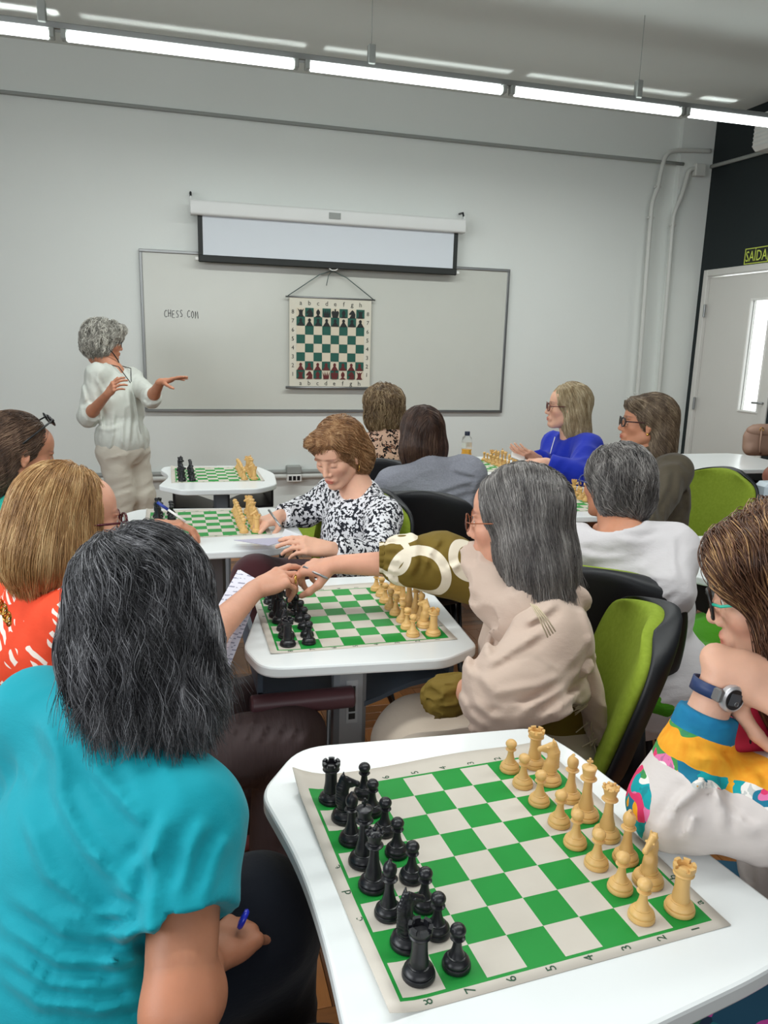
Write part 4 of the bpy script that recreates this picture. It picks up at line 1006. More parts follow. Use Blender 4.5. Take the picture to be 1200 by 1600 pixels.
# ------------------------------------------------------------------ chairs
M_green = NT('lime_green_fabric', .85, 0, .2); _v = M_green.coords(); M_green.base(M_green.mix(M_green.noise(_v, 90, 3), srgb(122, 142, 36), srgb(146, 166, 58))); M_green.bump(M_green.noise(_v, 420, 2), .25, .001); M_green = M_green.m
M_shell = plain('black_chair_shell', srgb(26, 28, 32), .5, nb=.15, nsc=300)
M_taupe = plain('taupe_vinyl', srgb(108, 98, 96), .6, nb=.1)
def make_chair(pad=None):
    """origin on the floor under the seat; the sitter faces +y"""
    pad = pad or M_green
    e = empty('office_chair', (0, 0, 0))
    f = Fld(); f.ell((0, .0, .455), (.235, .225, .035), k=.02); f.cone((-.15, .14, .445), (.15, .14, .445), .045, .045, k=.04, flat=((0, 0, 1), .6)); f.cone((-.14, -.12, .45), (.14, -.12, .45), .05, .05, k=.04, flat=((0, 0, 1), .55))
    sdf_obj('seat', f, .011, pad, e, (0, 0, 0), 1)
    f = Fld(); f.ell((0, 0, .43), (.24, .23, .03), k=.02, cuts=[((0, 0, .438), (0, 0, 1))]); sdf_obj('seat_shell', f, .011, M_shell, e, (0, 0, 0), 1)
    # back: a curved slab, wider at the top, green in front and black behind
    def slab(y0, y1, grow, name, m):
        V = []; nu, nv = 21, 15
        for side in (0, 1):
            for j in range(nv):
                t = j/(nv-1); z = .50+.37*t
                w = (.185+.040*math.sin(math.pi*min(t*.62+.12, 1)))*1.0
                # superellipse outline
                q = abs(2*t-1); w *= (1-q**5)**.32 if q < 1 else .0
                w = max(w, .10)+grow
                for i in range(nu):
                    u = 2*i/(nu-1)-1; x = u*w
                    zz = z+(.018*(1-u*u))*(1 if t > .5 else -1)*q**2+(grow if t > .5 else -grow)*q
                    y = -.215-.075*t-.03*t*t+.055*(u**2)+(y0 if side == 0 else y1)*((1-abs(u)**6*.6))
                    V.append((x, y, zz))
        I = lambda s, j, i: (s*nv+j)*nu+i; F = []
        for j in range(nv-1):
            for i in range(nu-1): F += [(I(0, j, i), I(0, j, i+1), I(0, j+1, i+1), I(0, j+1, i)), (I(1, j, i), I(1, j+1, i), I(1, j+1, i+1), I(1, j, i+1))]
        for j in range(nv-1): F += [(I(0, j, 0), I(0, j+1, 0), I(1, j+1, 0), I(1, j, 0)), (I(0, j, nu-1), I(1, j, nu-1), I(1, j+1, nu-1), I(0, j+1, nu-1))]
        for i in range(nu-1): F += [(I(0, 0, i), I(1, 0, i), I(1, 0, i+1), I(0, 0, i+1)), (I(0, nv-1, i), I(0, nv-1, i+1), I(1, nv-1, i+1), I(1, nv-1, i))]
        o = mesh_obj(name, V, F, m, e); mod = o.modifiers.new('b', 'SUBSURF'); mod.levels = 1; mod.render_levels = 1
    slab(.0, .045, 0., 'backrest', pad); slab(-.032, .012, .006, 'back_shell', M_shell)
    MB().tube([(0, -.10, .425), (0, -.24, .43), (0, -.285, .50), (0, -.275, .62)], [.02, .022, .026, .02], 10).build('back_support', M_shell, e, True)
    for sx in (-1, 1):
        for sy in (-1, 1): MB().tube([(sx*.15, sy*.12, .425), (sx*.215, sy*.20, .01), (sx*.217, sy*.203, 0)], [.012, .011, .014], 10).build('leg', M_black, e, True)
        MB().tube([(sx*.205, -.185, .09), (sx*.19, 0, .42), (sx*.205, .185, .09)], .008, 8).build('leg_brace', M_black, e, True)
    return e
CHAIR = None
def chair(x, y, face, label, src=None):
    global CHAIR
    if src is None:
        if CHAIR is None: CHAIR = make_chair(); c = CHAIR
        else: c = copy_tree(CHAIR)
    else: c = src
    c.location = (x, y, 0); c.rotation_euler = (0, 0, math.atan2(face[1], face[0])-math.pi/2)
    return finish(c, label=label, cat='chair', group=None)
# ------------------------------------------------------------------ chairs in place
V2 = lambda p: (float(p[0]), float(p[1]))
chair(.755, 1.505, (-.92, .39), 'lime green chair under the woman in the beige shawl')
chair(1.25, 1.93, (.62, .78), 'green chair with black shell behind the woman in the white blouse')
chair(1.02, 3.06, (.3, .95), 'green chair with black shell behind the woman in the grey sweater')
chair(1.10, 3.90, (.35, .9), 'green chair behind the woman in the leopard print top')
chair(.52, 2.62, (-.80, -.60), 'green chair under the woman in the black and white blouse')
chair(.66, 3.97, (-.9, .4), 'empty green chair behind the arm of the black and white blouse')
chair(2.34, 3.06, (-.95, -.25), 'green chair behind the woman in the olive jacket')
tc = make_chair(M_taupe); chair(-.34, 1.58, (.86, .5), 'taupe chair at the left edge behind the orange top', tc)

# ------------------------------------------------------------------ 1 woman standing at the whiteboard
def A(x, y, d): return atd(x, y, d)
def C(r, g, b): return srgb(r, g, b)
M_linen = cloth_mat('pale_linen_shirt', srgb(206, 210, 202), wb=.3); M_linent = cloth_mat('linen_trousers', srgb(204, 198, 184), wb=.3)
D = 4.95; H = A(163, 535, D); nk = A(176, 574, D+.02); pv = A(192, 690, D+.03); base = (pv[0], pv[1])
p = Person('person standing at the whiteboard, curly grey hair, pale linen shirt and trousers, arms raised', base, H, (.93, .15, -.12), (0, .0, 1), nk, pv, (.72, -.62, 0), skin=SKIN_B, sh_w=.150)
p.arm(1, A(137, 651, D-.12), A(168, 616, D-.32)); p.arm(0, A(237, 622, D-.16), A(251, 597, D-.34))
def h1(f): hand(f, p.wr[1], unit(p.wr[1]-p.el[1])+np.array([.15, 0, .3]), -CR*.6-CF*.7, -1, [(.5, .5, .3), (.55, .55, .3), (.65, .6, .3), (.7, .6, .3)], .12)
def h0(f): hand(f, p.wr[0], CR*.95+CU*.22-CF*.1, CU*1.+CF*-.2, 1, [(.0, .1, .1), (.05, .1, .1), (.12, .15, .1), (.2, .2, .1)], .22, [(.6, .6, -.45), (.75, .4, -.6), (.8, .2, -.6)])
p.body(hands=(h0, h1))
def b(f):
    p.torso(f, .022, belly=1.10, cuts=()); f.ell(p.pelvis-[0, 0, .0], (.172, .142, .17), p.RT, k=.05, cuts=[(A(190, 713, D), (0, 0, -1))])
    p.sleeves(f, 0, .012, .14); p.sleeves(f, 1, .016, .16); f.ell(p.neck+p.fw*.045+p.up*.015, (.058, .075, .05), p.RT, k=.01, op='s')
    f.cone(p.neck+p.fw*.09-p.up*.02, p.neck+p.fw*.12-p.up*.11, .035, .006, k=.01, op='s')
p.cloth('linen_shirt', b, M_linen, .0075, addf(ridges(.006, (.035, .035, .12), (0, 0, 1), 3, 1.3), creases([[(150, 615), (158, 650), (160, 680)], [(178, 640), (176, 680), (170, 708)], [(200, 610), (205, 650), (200, 700)], [(215, 640), (220, 670), (226, 700)], [(130, 640), (140, 632), (152, 640)], [(150, 668), (170, 672), (190, 665)], [(128, 600), (135, 630)], [(150, 590), (160, 610), (172, 625)], [(190, 700), (192, 660)], [(222, 625), (230, 634), (240, 630)]], 3.2, .010, 1)), .014, 0)
MB().tube([p.neck+p.fw*.135-p.up*.12, p.neck+p.fw*.150-p.up*.28, p.neck+p.fw*.155-p.up*.46], .004, 6).build('button_placket', M_linen, p.e, True, base=p.base)
p.pelvis = p.pelvis-[0, 0, .06]; kn = [p.pelvis+p.r*-.09+p.fw*.06-[0, 0, .30], p.pelvis+p.r*.07+p.fw*.03-[0, 0, .30]]; an = [kn[0]*[1, 1, 0]+[0, 0, .1]-p.fw*.03, kn[1]*[1, 1, 0]+[0, 0, .1]-p.fw*.03]
p.legs(M_linent, kn, an, .012, .011, r=(.088, .068, .062), amp=.010, shoes=plain('pale_shoe', srgb(190, 180, 170), .6))
GREY = [C(84, 82, 76), C(160, 157, 148), C(232, 229, 218)]
p.hair([dict(c=(0, -.02, .045), r=(.108, .118, .100)), dict(c=(0, -.045, -.015), r=(.108, .095, .095)), dict(c=(0, .07, .085), r=(.07, .05, .04), k=.03), dict(c=(0, .13, -.055), r=(.085, .085, .085), op='s', k=.02)], GREY, n=3600, rad=.0013, hem=-.12, h=.006, steps=9, step=.010, wave=(2.4, .035), groove=.016, gsize=(.026, .026, .026), seed=3, off=.001, lift=.020, clump=.5, scale=(60, 60, 60))
p.glasses(M_darkmetal, lens=False, round_=True)
MB().tube([p.L(q) for q in ((.085, -.02, -.0), (.085, .05, -.06), (.07, .085, -.10), (.05, .10, -.13), (.06, .07, -.16), (.06, -.0, -.13))], .004, 6).build('glasses_cord', M_black, p.e, True, base=p.base)
MB().tube([p.neck+p.r*.06*s_+p.up*u_+p.fw*w_ for s_, u_, w_ in ((-1, .02, 0), (-.9, -.02, .10), (0, -.13, .135), (.9, -.02, .10), (1, .02, 0))], .003, 6).build('necklace', M_black, p.e, True, base=p.base)

# ------------------------------------------------------------------ 2 woman with sunglasses on her head
M_jade = cloth_mat('jade_top', srgb(10, 156, 138), wb=.2)
D = 2.55; H = A(34, 708, D); nk = A(30, 772, D+.02); pv = np.array([nk[0]-.02, nk[1]-.03, .50])
p = Person('person at the left edge in a jade top, sunglasses pushed up on brown hair', (pv[0], pv[1]), H, (.88, .28, -.26), (0, 0, 1), nk, pv, (.9, .2, 0), skin=SKIN_B)
hp = A(286, 822, 2.62); p.arm(1, A(60, 935, 2.35), A(200, 850, 2.5)); p.arm(0, nk+[.12, .22, -.32], hp-[.085, 0, -.005])
def h0(f): hand(f, p.wr[0], (1, -.1, .05), (0, 0, 1), 1, [(.5, .6, .4)]*4, .02)
p.body(hands=(h0, None))
def b(f): p.torso(f, .016, w=1.05); p.sleeves(f, 0, .012, .75); p.sleeves(f, 1, .012, .6); f.ell(p.neck+p.fw*.05+p.up*.02, (.062, .08, .045), p.RT, k=.01, op='s')
p.cloth('jade_top', b, M_jade, .010, ridges(.012, (.05, .06, .16), (.4, .2, 1), 5), .012)
p.legs(cloth_mat('grey_trousers', srgb(84, 84, 90)), [pv+[.38, .12, .03], pv+[.38, -.10, .03]], [(pv[0]+.36, pv[1]+.12, .06), (pv[0]+.36, pv[1]-.10, .06)], .01, .013)
BRN = [C(40, 28, 22), C(84, 62, 48), C(132, 106, 86)]
p.hair([dict(c=(0, -.03, .035), r=(.086, .108, .098)), dict(c=(0, -.065, -.05), r=(.092, .075, .115)), dict(c=(0, .120, -.035), r=(.11, .098, .12), op='s', k=.02)], BRN, n=2600, rad=.0008, hem=-.14, h=.006, steps=20, step=.012, wave=(.35, .07), seed=5, flow=flow_default((0, .07, .1), .8, .6), groove=.003)
sg_ = MB()
for sx in (-1, 1): sg_.ball(p.L((sx*.034, .058, .130)), (.031, .023, .006), 14, 8, p.R@frame((0, .68, .73), (1, 0, 0)))
sg_.tube([p.L((-.06, .06, .132)), p.L((0, .068, .132)), p.L((.06, .06, .132))], .004, 6)
so_ = sg_.build('sunglasses', plain('dark_lens', srgb(20, 20, 24), .12), p.e, True, base=p.base)
for sx in (-1, 1): MB().tube([p.L((sx*.064, .055, .130)), p.L((sx*.094, .015, .085)), p.L((sx*.100, -.02, .04))], .003, 6).build('temple_arm', M_black, so_, True, base=p.base)
pen = empty('ballpoint_pen', A(265, 797, 2.60), label='blue and white ballpoint pen held over the board behind the dark grey head', cat='pen'); pb_ = np.array(pen.location); q0, q1 = A(246, 785, 2.60)-pb_, A(290, 815, 2.60)-pb_; qm = q0+(q1-q0)*.38
MB().tube([q0, qm], .0055, 8).build('pen_cap', plain('pen_blue', srgb(36, 60, 150), .35), pen, True); MB().tube([qm, q1], .0042, 8).build('pen_barrel', M_white, pen, True)

# ------------------------------------------------------------------ 3 blonde woman in orange
mo = NT('orange_leaf_cotton', .8, 0, .25); v = mo.coords((10, 10, 10)); vw = mo.coords((30, 30, 5.5), (0, .6, .3)); n1 = mo.noise(mo.coords((5, 5, 5)), 1.7, 2); st_ = mo.noise(vw, 1.3, 3, .6)
vo = mo.n('TexWave', wave_type='BANDS'); mo.t.links.new(mo.coords((1, 1, 1), (.3, .9, .4)), vo.inputs['Vector']); vo.inputs['Scale'].default_value = 15; vo.inputs['Distortion'].default_value = 7; vo.inputs['Detail'].default_value = 2; vo.inputs['Detail Scale'].default_value = .8
lf_ = mo.math('MULTIPLY', mo.math('GREATER_THAN', n1, .49), mo.math('GREATER_THAN', vo.outputs['Fac'], .55)); lf2 = mo.math('GREATER_THAN', st_, .66)
mo.base(mo.mix(mo.math('MAXIMUM', lf_, lf2), srgb(232, 76, 44), srgb(240, 226, 214))); mo.bump(mo.noise(mo.coords((7, 7, 14)), 3, 3), .3, .006); M_orange = mo.m
M_brown = NT('brown_trousers', .7); v = M_brown.coords(); M_brown.base(srgb(66, 50, 50)); M_brown.bump(M_brown.noise(M_brown.coords((60, 14, 14)), 1., 3), .5, .006); M_brown = M_brown.m
D = 1.60; H = A(112, 818, D); nk = A(70, 908, D+.02); pv = np.array([-.30, 1.60, .50])
p = Person('person with a straight blonde bob, dark red glasses and orange top with white leaves', (pv[0], pv[1]), H, (.92, .34, -.04), (0, 0, 1), nk, pv, (.86, .5, 0), skin=SKIN_A, sh_w=.140, hs=.97)
wr = A(398, 922, 1.86); p.arm(1, A(290, 1030, 1.55), wr); p.arm(0, nk+[.10, .22, -.28], A(300, 1000, 1.95))
def h1(f):
    d = A(458, 893, 1.93)-wr; global tipsO; tipsO = hand(f, wr, d, (0, -.35, 1), -1, [(.15, .35, .15), (.45, .55, .3), (.7, .8, .5), (.8, .9, .5)], .05, [(.75, .35, -.5), (.9, .1, -.35), (.95, -.1, -.2)], sc=.98)
p.body(hands=(None, h1), armr=1.05)
def b(f):
    p.torso(f, .012, w=1.02, cuts=()); f.ell(p.neck+p.fw*.02+p.up*.03, (.085, .075, .05), p.RT, k=.01, op='s')
    for i in (0, 1): p.sleeves(f, i, .012, -.35)
p.cloth('orange_top', b, M_orange, .008, ridges(.006, (.05, .05, .15), (.3, .3, 1), 8), .006)
k1 = atz(452, 1152, .545); k0 = k1+[.0, .19, .0]; 
a0_ = atz(412, 1285, .06)
p.legs(M_brown, [k0, k1], [(a0_[0]-.05, a0_[1]-.03, .09), (k1[0]-.04, k1[1]-.02, .10)], .012, .009, shoes=plain('pink_patterned_shoe', srgb(190, 104, 104), .7, var=.3), r=(.088, .066, .052), amp=.006, extra=creases([[(335+22*i, 1102+5*i), (322+22*i, 1128+4*i), (316+22*i, 1150+3*i)] for i in range(8)], 4., .006, 1))
BLO = [C(112, 76, 42), C(170, 128, 80), C(212, 180, 130)]
BOB = lambda w=.098, ln=.0, back=.0: [dict(c=(0, -.022, .035), r=(w*.93, .108, .100)), dict(c=(0, -.045-back, -.045-ln), r=(w, .088, .115)), dict(c=(0, .135, -.045), r=(.085, .095, .135), op='s', k=.02), dict(c=(0, -.06, -.24-ln*1.6), r=(.2, .2, .085), op='s', k=.012)]
p.hair([dict(c=(0, -.024, .036), r=(.080, .100, .098)), dict(c=(0, -.038, -.030), r=(.094, .104, .085), k=.04), dict(c=(0, -.038, -.072), r=(.106, .110, .080), k=.04), dict(c=(0, .140, -.035), r=(.12, .112, .125), op='s', k=.02), dict(c=(0, -.05, -.225), r=(.26, .26, .105), op='s', k=.012)], BLO, n=7500, rad=.00055, hem=-.122, h=.0045, steps=24, step=.011, wave=(.10, .09), seed=7, flow=flow_default((0, .03, .1), 1, .12), groove=.0035, gsize=(.012, .012, .12), lift=.005)
M_redframe = plain('dark_red_frame', srgb(80, 16, 30), .25); p.glasses(M_redframe, w=.025, hgt=.017, th=.0024)
MB().ball(p.L((.084, .012, -.042)), .0045, 10, 8).build('earring', M_gold, p.e, True, base=p.base)
def ring_at(f0, nrm, r, m, par, bs, nm='ring', th=.0022):
    Rm = frame(nrm); MB().tube([f0+Rm@np.array([r*math.cos(t), r*math.sin(t), 0]) for t in np.linspace(0, 2*math.pi, 16, endpoint=False)], th, 6, closed=True).build(nm, m, par, True, base=bs)
ring_at(A(462, 905, 1.90), CR, .0105, M_gold, p.e, p.base)
# sheets of paper in her lap
pf = MB()
for k_, off_ in enumerate((0, .006, .013)):
    c = [A(372, 890, 2.02), A(404, 908, 1.96), A(322, 1098, 1.60), A(285, 1060, 1.66)]
    dz = np.array([.004*k_, -.003*k_, -off_]); Q = np.array([[c[0]*(1-t)*(1-u)+c[1]*(1-t)*u+c[2]*t*u+c[3]*t*(1-u)+dz+np.array([0, 0, .008*math.sin(3.*t+k_)]) for u in (0, 1)] for t in np.linspace(0, 1, 7)]).reshape(-1, 3)
    n_ = unit(np.cross(c[1]-c[0], c[3]-c[0]))*.0012; pf.add(list(Q)+list(Q+n_), [(2*i, 2*i+1, 2*i+3, 2*i+2) for i in range(6)]+[(14+2*i, 14+2*i+2, 14+2*i+3, 14+2*i+1) for i in range(6)])
mp = NT('printed_paper', .7); wv = mp.n('TexWave', wave_type='BANDS', bands_direction='Z'); mp.t.links.new(mp.coords(), wv.inputs['Vector']); wv.inputs['Scale'].default_value = 60; wv.inputs['Distortion'].default_value = 1
mp.base(mp.mix(mp.math('MULTIPLY', mp.math('GREATER_THAN', wv.outputs['Fac'], .8), mp.math('GREATER_THAN', mp.noise(mp.coords(), 60, 2), .5)), srgb(222, 220, 232), srgb(150, 150, 170)))
pf.build('paper_sheets', mp.m, base=A(340, 1000, 1.55), loc=A(340, 1000, 1.55), label='folded white paper sheets standing in the lap beside the second desk', cat='paper')

# ------------------------------------------------------------------ 4 person in turquoise, foreground
M_teal = cloth_mat('turquoise_cotton', srgb(0, 150, 166), .75, 700, .25, .04, .1); M_navy = cloth_mat('dark_navy_trousers', srgb(20, 24, 34), .9, 500, .2)
D = 1.07; H = A(231, 960, D); nk = A(176, 1120, 1.04); pv = np.array([nk[0]-.10, nk[1]-.16, .44])
p = Person('person in a turquoise T-shirt seen from behind with shaggy dark grey hair', (pv[0], pv[1]), H, (.26, .93, -.22), (-.12, 0, 1), nk, pv, (.72, .68, 0), skin=SKIN_D, sh_w=.150, sh_drop=.062, hs=.88, rx=(.66, -.74, -.17))
p.W = 1.05
p.arm(1, A(280, 1580, .85), A(322, 1500, .98)); p.arm(0, p.sh[0]+[-.03, .02, -.27], A(306, 1420, 1.07))
def h1(f): hand(f, p.wr[1], CF*.8+CR*.45+CU*.05, (-.2, -.3, 1), -1, REST, .03)
def h0(f): hand(f, p.wr[0], CF*.25+CR*.75-CU*.35, (.1, -.5, .9), 1, REST, .03)
p.body(hands=(h0, h1), armr=1.16)
se = {}
def b(f):
    p.torso(f, .020, w=1.08, belly=1.15, k=.045)
    for i in (0, 1):
        sh, el = p.sh[i], p.el[i]; e = sh+(el-sh)*.58; f.cone(sh-p.up*.004, e+(el-sh)*.15, .062, .066, k=.03, cuts=[(e, (el-sh)+np.array([.05, 0, 0]))])
        f.cone(sh+(el-sh)*.35, sh+(el-sh)*.75, .050, .056, k=.008, op='s', cuts=[(e-(el-sh)*.06, -(el-sh))])
    f.ell(p.neck+p.fw*.02+p.up*.045, (.078, .072, .05), p.RT, k=.008, op='s')
TL = [[(75, 1208), (117, 1292), (182, 1390), (238, 1409)], [(33, 1259), (75, 1367), (154, 1427), (233, 1423)], [(135, 1325), (187, 1367), (205, 1399)], [(229, 1283), (243, 1367), (233, 1440), (250, 1475)],
      [(261, 1269), (243, 1325), (200, 1367)], [(322, 1278), (299, 1320), (280, 1400)], [(359, 1301), (336, 1343), (317, 1410)], [(0, 1441), (93, 1502), (187, 1507), (247, 1488)], [(0, 1479), (70, 1535), (163, 1544), (243, 1516)],
      [(0, 1516), (61, 1567), (163, 1577), (243, 1553)], [(89, 1423), (187, 1460), (247, 1446)], [(20, 1400), (100, 1455), (180, 1470)], [(178, 1150), (196, 1163), (222, 1151)], [(60, 1120), (90, 1180), (100, 1240)], [(130, 1180), (190, 1250), (230, 1290)], ([(105, 1042), (150, 1120), (230, 1160), (330, 1205)], 6, .002)]
fa = creases(TL, 12., .0085, -1, .5); fb = ridges(.004, (.03, .05, .16), (-.5, .4, .8), 22, 1.)
p.cloth('turquoise_t_shirt', b, M_teal, .006, addf(fa, fb), .014, 1)
fld_t = Fld(); b(fld_t)
def on_cloth(f, x, y, d0=.6, d1=1.6):
    t = np.linspace(d0, d1, 300); P = CP+np.outer(t, ray(x, y)); d = f.ev(P); k = np.argmax(d < 0); return P[k] if d[k] < 0 else None
sm_ = [on_cloth(fld_t, x, y) for x, y in ((300, 1182), (318, 1200), (340, 1222), (356, 1250), (368, 1283), (376, 1320), (382, 1357))]; sm_ = [q for q in sm_ if q is not None]
if len(sm_) > 3: MB().tube(sm_, .0016, 5).build('sleeve_seam', M_teal, p.e, True, base=p.base)
ka = A(500, 1560, .92); ka[2] = .50; kb = A(400, 1375, 1.12); kb[2] = max(.50, min(.6, kb[2]))
p.legs(M_navy, [kb, ka], [(kb[0]+.03, kb[1]+.03, .08), (ka[0], ka[1], .08)], .012, .010, r=(.10, .078, .055))
DGR = [C(12, 12, 14), C(34, 34, 37), C(84, 84, 88), C(150, 150, 154)]
shag = [dict(c=(0, -.022, .036), r=(.096, .113, .100)), dict(c=(0, -.045, -.045), r=(.110, .098, .105)), dict(c=(.01, -.072, -.105), r=(.088, .056, .072), k=.03), dict(c=(.055, -.06, -.115), r=(.05, .05, .055), k=.03), dict(c=(0, .135, -.035), r=(.10, .085, .13), op='s', k=.02), dict(c=(-.135, -.05, -.165), r=(.095, .12, .085), op='s', k=.02), dict(c=(.15, -.05, -.185), r=(.085, .12, .08), op='s', k=.02)]
p.hair(shag, DGR, n=15000, rad=.00045, hem=-.110, hemv=.026, flick=.5, h=.0038, steps=26, step=.011, wave=(.7, .10), seed=9, flow=flow_default((-.03, -.045, .1), .85, .05), groove=.013, gsize=(.026, .026, .07), lift=.014, loose=6, rough=.32, scale=(26, 26, 5), clump=.8)
ring_at(A(380, 1436, 1.02), CR-CU*.5, .0095, plain('blue_ring_stone', srgb(40, 52, 190), .2), p.e, p.base, th=.004)

# ------------------------------------------------------------------ 5 woman in black and white blouse
mf = NT('black_white_floral', .8, 0, .2); nn = mf.noise(mf.coords((1, 1, 1)), 78, 2.2, .55); n2 = mf.noise(mf.coords((1, 1, 1), loc=(3, 5, 7)), 120, 1.5, .6)
mf.base(mf.ramp(mf.math('ADD', mf.math('MULTIPLY', nn, .75), mf.math('MULTIPLY', n2, .25)), [(.0, srgb(226, 226, 230)), (.505, srgb(222, 222, 228)), (.515, srgb(34, 36, 44))], 'CONSTANT')); mf.bump(mf.noise(mf.coords((9, 9, 18)), 3, 3), .3, .006); M_bw = mf.m
D = 2.72; H = A(529, 709, D); nk = A(566, 762, D+.06); pv = np.array([.65, 2.70, .50])
p = Person('person looking down in a white blouse with black flowers, short auburn hair', (pv[0], pv[1]), H, (-.62, -.58, -.42), (-.05, 0, 1), nk, pv, (-.93, -.36, 0), skin=SKIN_C, sh_w=.148, lids=1, hs=.95)
p.arm(1, A(478, 800, 2.95), A(437, 806, 2.86)); p.arm(0, A(590, 875, 2.52), A(515, 858, 2.38))
def h1(f): hand(f, p.wr[1], A(410, 808, 2.80)-p.wr[1]+[0, 0, -.02], (-.25, -.3, .9), -1, [(.5, .5, .3), (.55, .5, .3), (.6, .6, .3), (.6, .6, .3)], .05)
def h0(f): hand(f, p.wr[0], A(468, 850, 2.36)-p.wr[0], (.1, -.6, .8), 1, [(.2, .3, .2), (.25, .4, .2), (.35, .5, .3), (.4, .5, .3)], .03)
p.body(hands=(h0, h1), h=.007)
def b(f):
    p.torso(f, .014, w=1.0); p.sleeves(f, 0, .010, .93, r=(.056, .048, .034)); p.sleeves(f, 1, .010, .93, r=(.056, .046, .034)); f.ell(p.neck+p.fw*.055+p.up*.02, (.068, .075, .055), p.RT, k=.01, op='s')
p.cloth('floral_blouse', b, M_bw, .008, ridges(.006, (.04, .04, .13), (.3, .1, 1), 15), .006)
p.legs(cloth_mat('maroon_trousers', srgb(58, 20, 26)), [A(440, 925, 2.75)+[0, .05, 0], A(400, 905, 2.45)], [(.42, 2.90, .08), (.36, 2.48, .08)], .012, .012)
AUB = [C(84, 54, 32), C(146, 104, 68), C(196, 158, 116)]
p.hair([dict(c=(0, -.026, .036), r=(.088, .108, .096)), dict(c=(0, -.055, -.035), r=(.102, .082, .100)), dict(c=(.02, .058, .080), r=(.068, .034, .028), k=.03), dict(c=(.0, .128, -.035), r=(.080, .072, .105), op='s', k=.015), dict(c=(0, -.05, -.205), r=(.25, .25, .09), op='s', k=.012)], AUB, n=3600, rad=.0008, hem=-.12, h=.0055, steps=18, step=.012, wave=(.55, .075), seed=11, flow=side_part_flow(-.03, .2, .7, .35), groove=.006, gsize=(.02, .02, .06), lift=.006)
ring_at(p.L((-.078, .006, -.05)), (1, 0, 0), .012, M_gold, p.e, p.base, 'earring', .0016)
pn = A(425, 800, 2.76); pe = empty('ballpoint_pen', pn, label='dark pen in the hand of the black and white blouse', cat='pen'); MB().tube([A(420, 797, 2.74)-pn, A(438, 822, 2.66)-pn], .004, 8).build('pen_barrel', M_alu, pe, True)
q = [A(365, 826, 2.60), A(425, 812, 2.62), A(470, 838, 2.42), A(420, 852, 2.40)]; q[0][2] = q[1][2] = .775; c_ = sum(q)/4; b = MB(); b.add([x-c_ for x in q]+[x-c_-[0, 0, .002] for x in q], [(0, 3, 2, 1), (4, 5, 6, 7), (0, 1, 5, 4), (1, 2, 6, 5), (2, 3, 7, 6), (3, 0, 4, 7)])
b.build('score_sheet', plain('violet_grey_paper', srgb(176, 172, 190), .6), loc=c_, label='grey folder sheet held over the desk by the black and white blouse', cat='paper')
q = [A(445, 826, 2.50), A(480, 840, 2.44), A(476, 850, 2.38), A(440, 838, 2.40)]; c_ = sum(q)/4; b = MB(); b.add([x-c_ for x in q]+[x-c_-[0, 0, .002] for x in q], [(0, 3, 2, 1), (4, 5, 6, 7), (0, 1, 5, 4), (1, 2, 6, 5), (2, 3, 7, 6), (3, 0, 4, 7)])
b.build('paper_sheet', M_paper, loc=c_, label='small white sheet under the fingers of the black and white blouse', cat='paper')

# ------------------------------------------------------------------ 6 leopard print
ml = NT('leopard_print', .8, 0, .2); vv = ml.coords(); wv_ = ml.mix(.12, vv, ml.noise(vv, 22, 2, out=1)); vor = ml.n('TexVoronoi', feature='F1'); ml.t.links.new(wv_, vor.inputs['Vector']); vor.inputs['Scale'].default_value = 34
d_ = vor.outputs['Distance']; rg = ml.math('MULTIPLY', ml.math('GREATER_THAN', d_, .24), ml.math('LESS_THAN', d_, .50)); rg = ml.math('MULTIPLY', rg, ml.math('GREATER_THAN', ml.noise(vv, 50, 1), .36))
ml.base(ml.mix(rg, ml.mix(ml.math('LESS_THAN', d_, .24), srgb(206, 170, 148), srgb(168, 122, 98)), srgb(26, 22, 22))); M_leo = ml.m
D = 4.1; H = A(597, 641, D); nk = A(604, 676, D-.05); pv = np.array([nk[0]+.02, nk[1]-.06, .50])
p = Person('person seen from behind in a leopard print top, curly light brown hair', (pv[0], pv[1]), H, (-.1, 1, .1), (0, 0, 1), nk, pv, (.1, 1, 0), sh_w=.155, hs=.96)
p.arm(0, nk+[-.22, .08, -.30], nk+[-.10, .30, -.28]); p.arm(1, nk+[.22, .08, -.30], nk+[.10, .30, -.28]); p.body(h=.012)
def b(f): p.torso(f, .014); p.sleeves(f, 0, .012, .9); p.sleeves(f, 1, .012, .9); f.ell(p.neck+p.fw*.03+p.up*.04, (.066, .06, .04), p.RT, k=.01, op='s')
p.cloth('leopard_top', b, M_leo, .011, ridges(.006, (.05, .05, .14), (0, 0, 1), 31), .006)
p.legs(M_navy, [pv+[-.1, .38, .02], pv+[.1, .38, .02]], [(pv[0]-.1, pv[1]+.36, .08), (pv[0]+.1, pv[1]+.36, .08)], .01, .015)
CUR = [C(62, 46, 30), C(120, 96, 68), C(186, 164, 128)]
p.hair([dict(c=(0, -.024, .045), r=(.108, .118, .105)), dict(c=(0, -.05, -.03), r=(.112, .09, .10))], CUR, n=2600, rad=.0012, hem=-.12, h=.007, steps=9, step=.013, wave=(1.5, .035), groove=.012, gsize=(.025, .025, .025), seed=13, lift=.014, scale=(50, 50, 50))

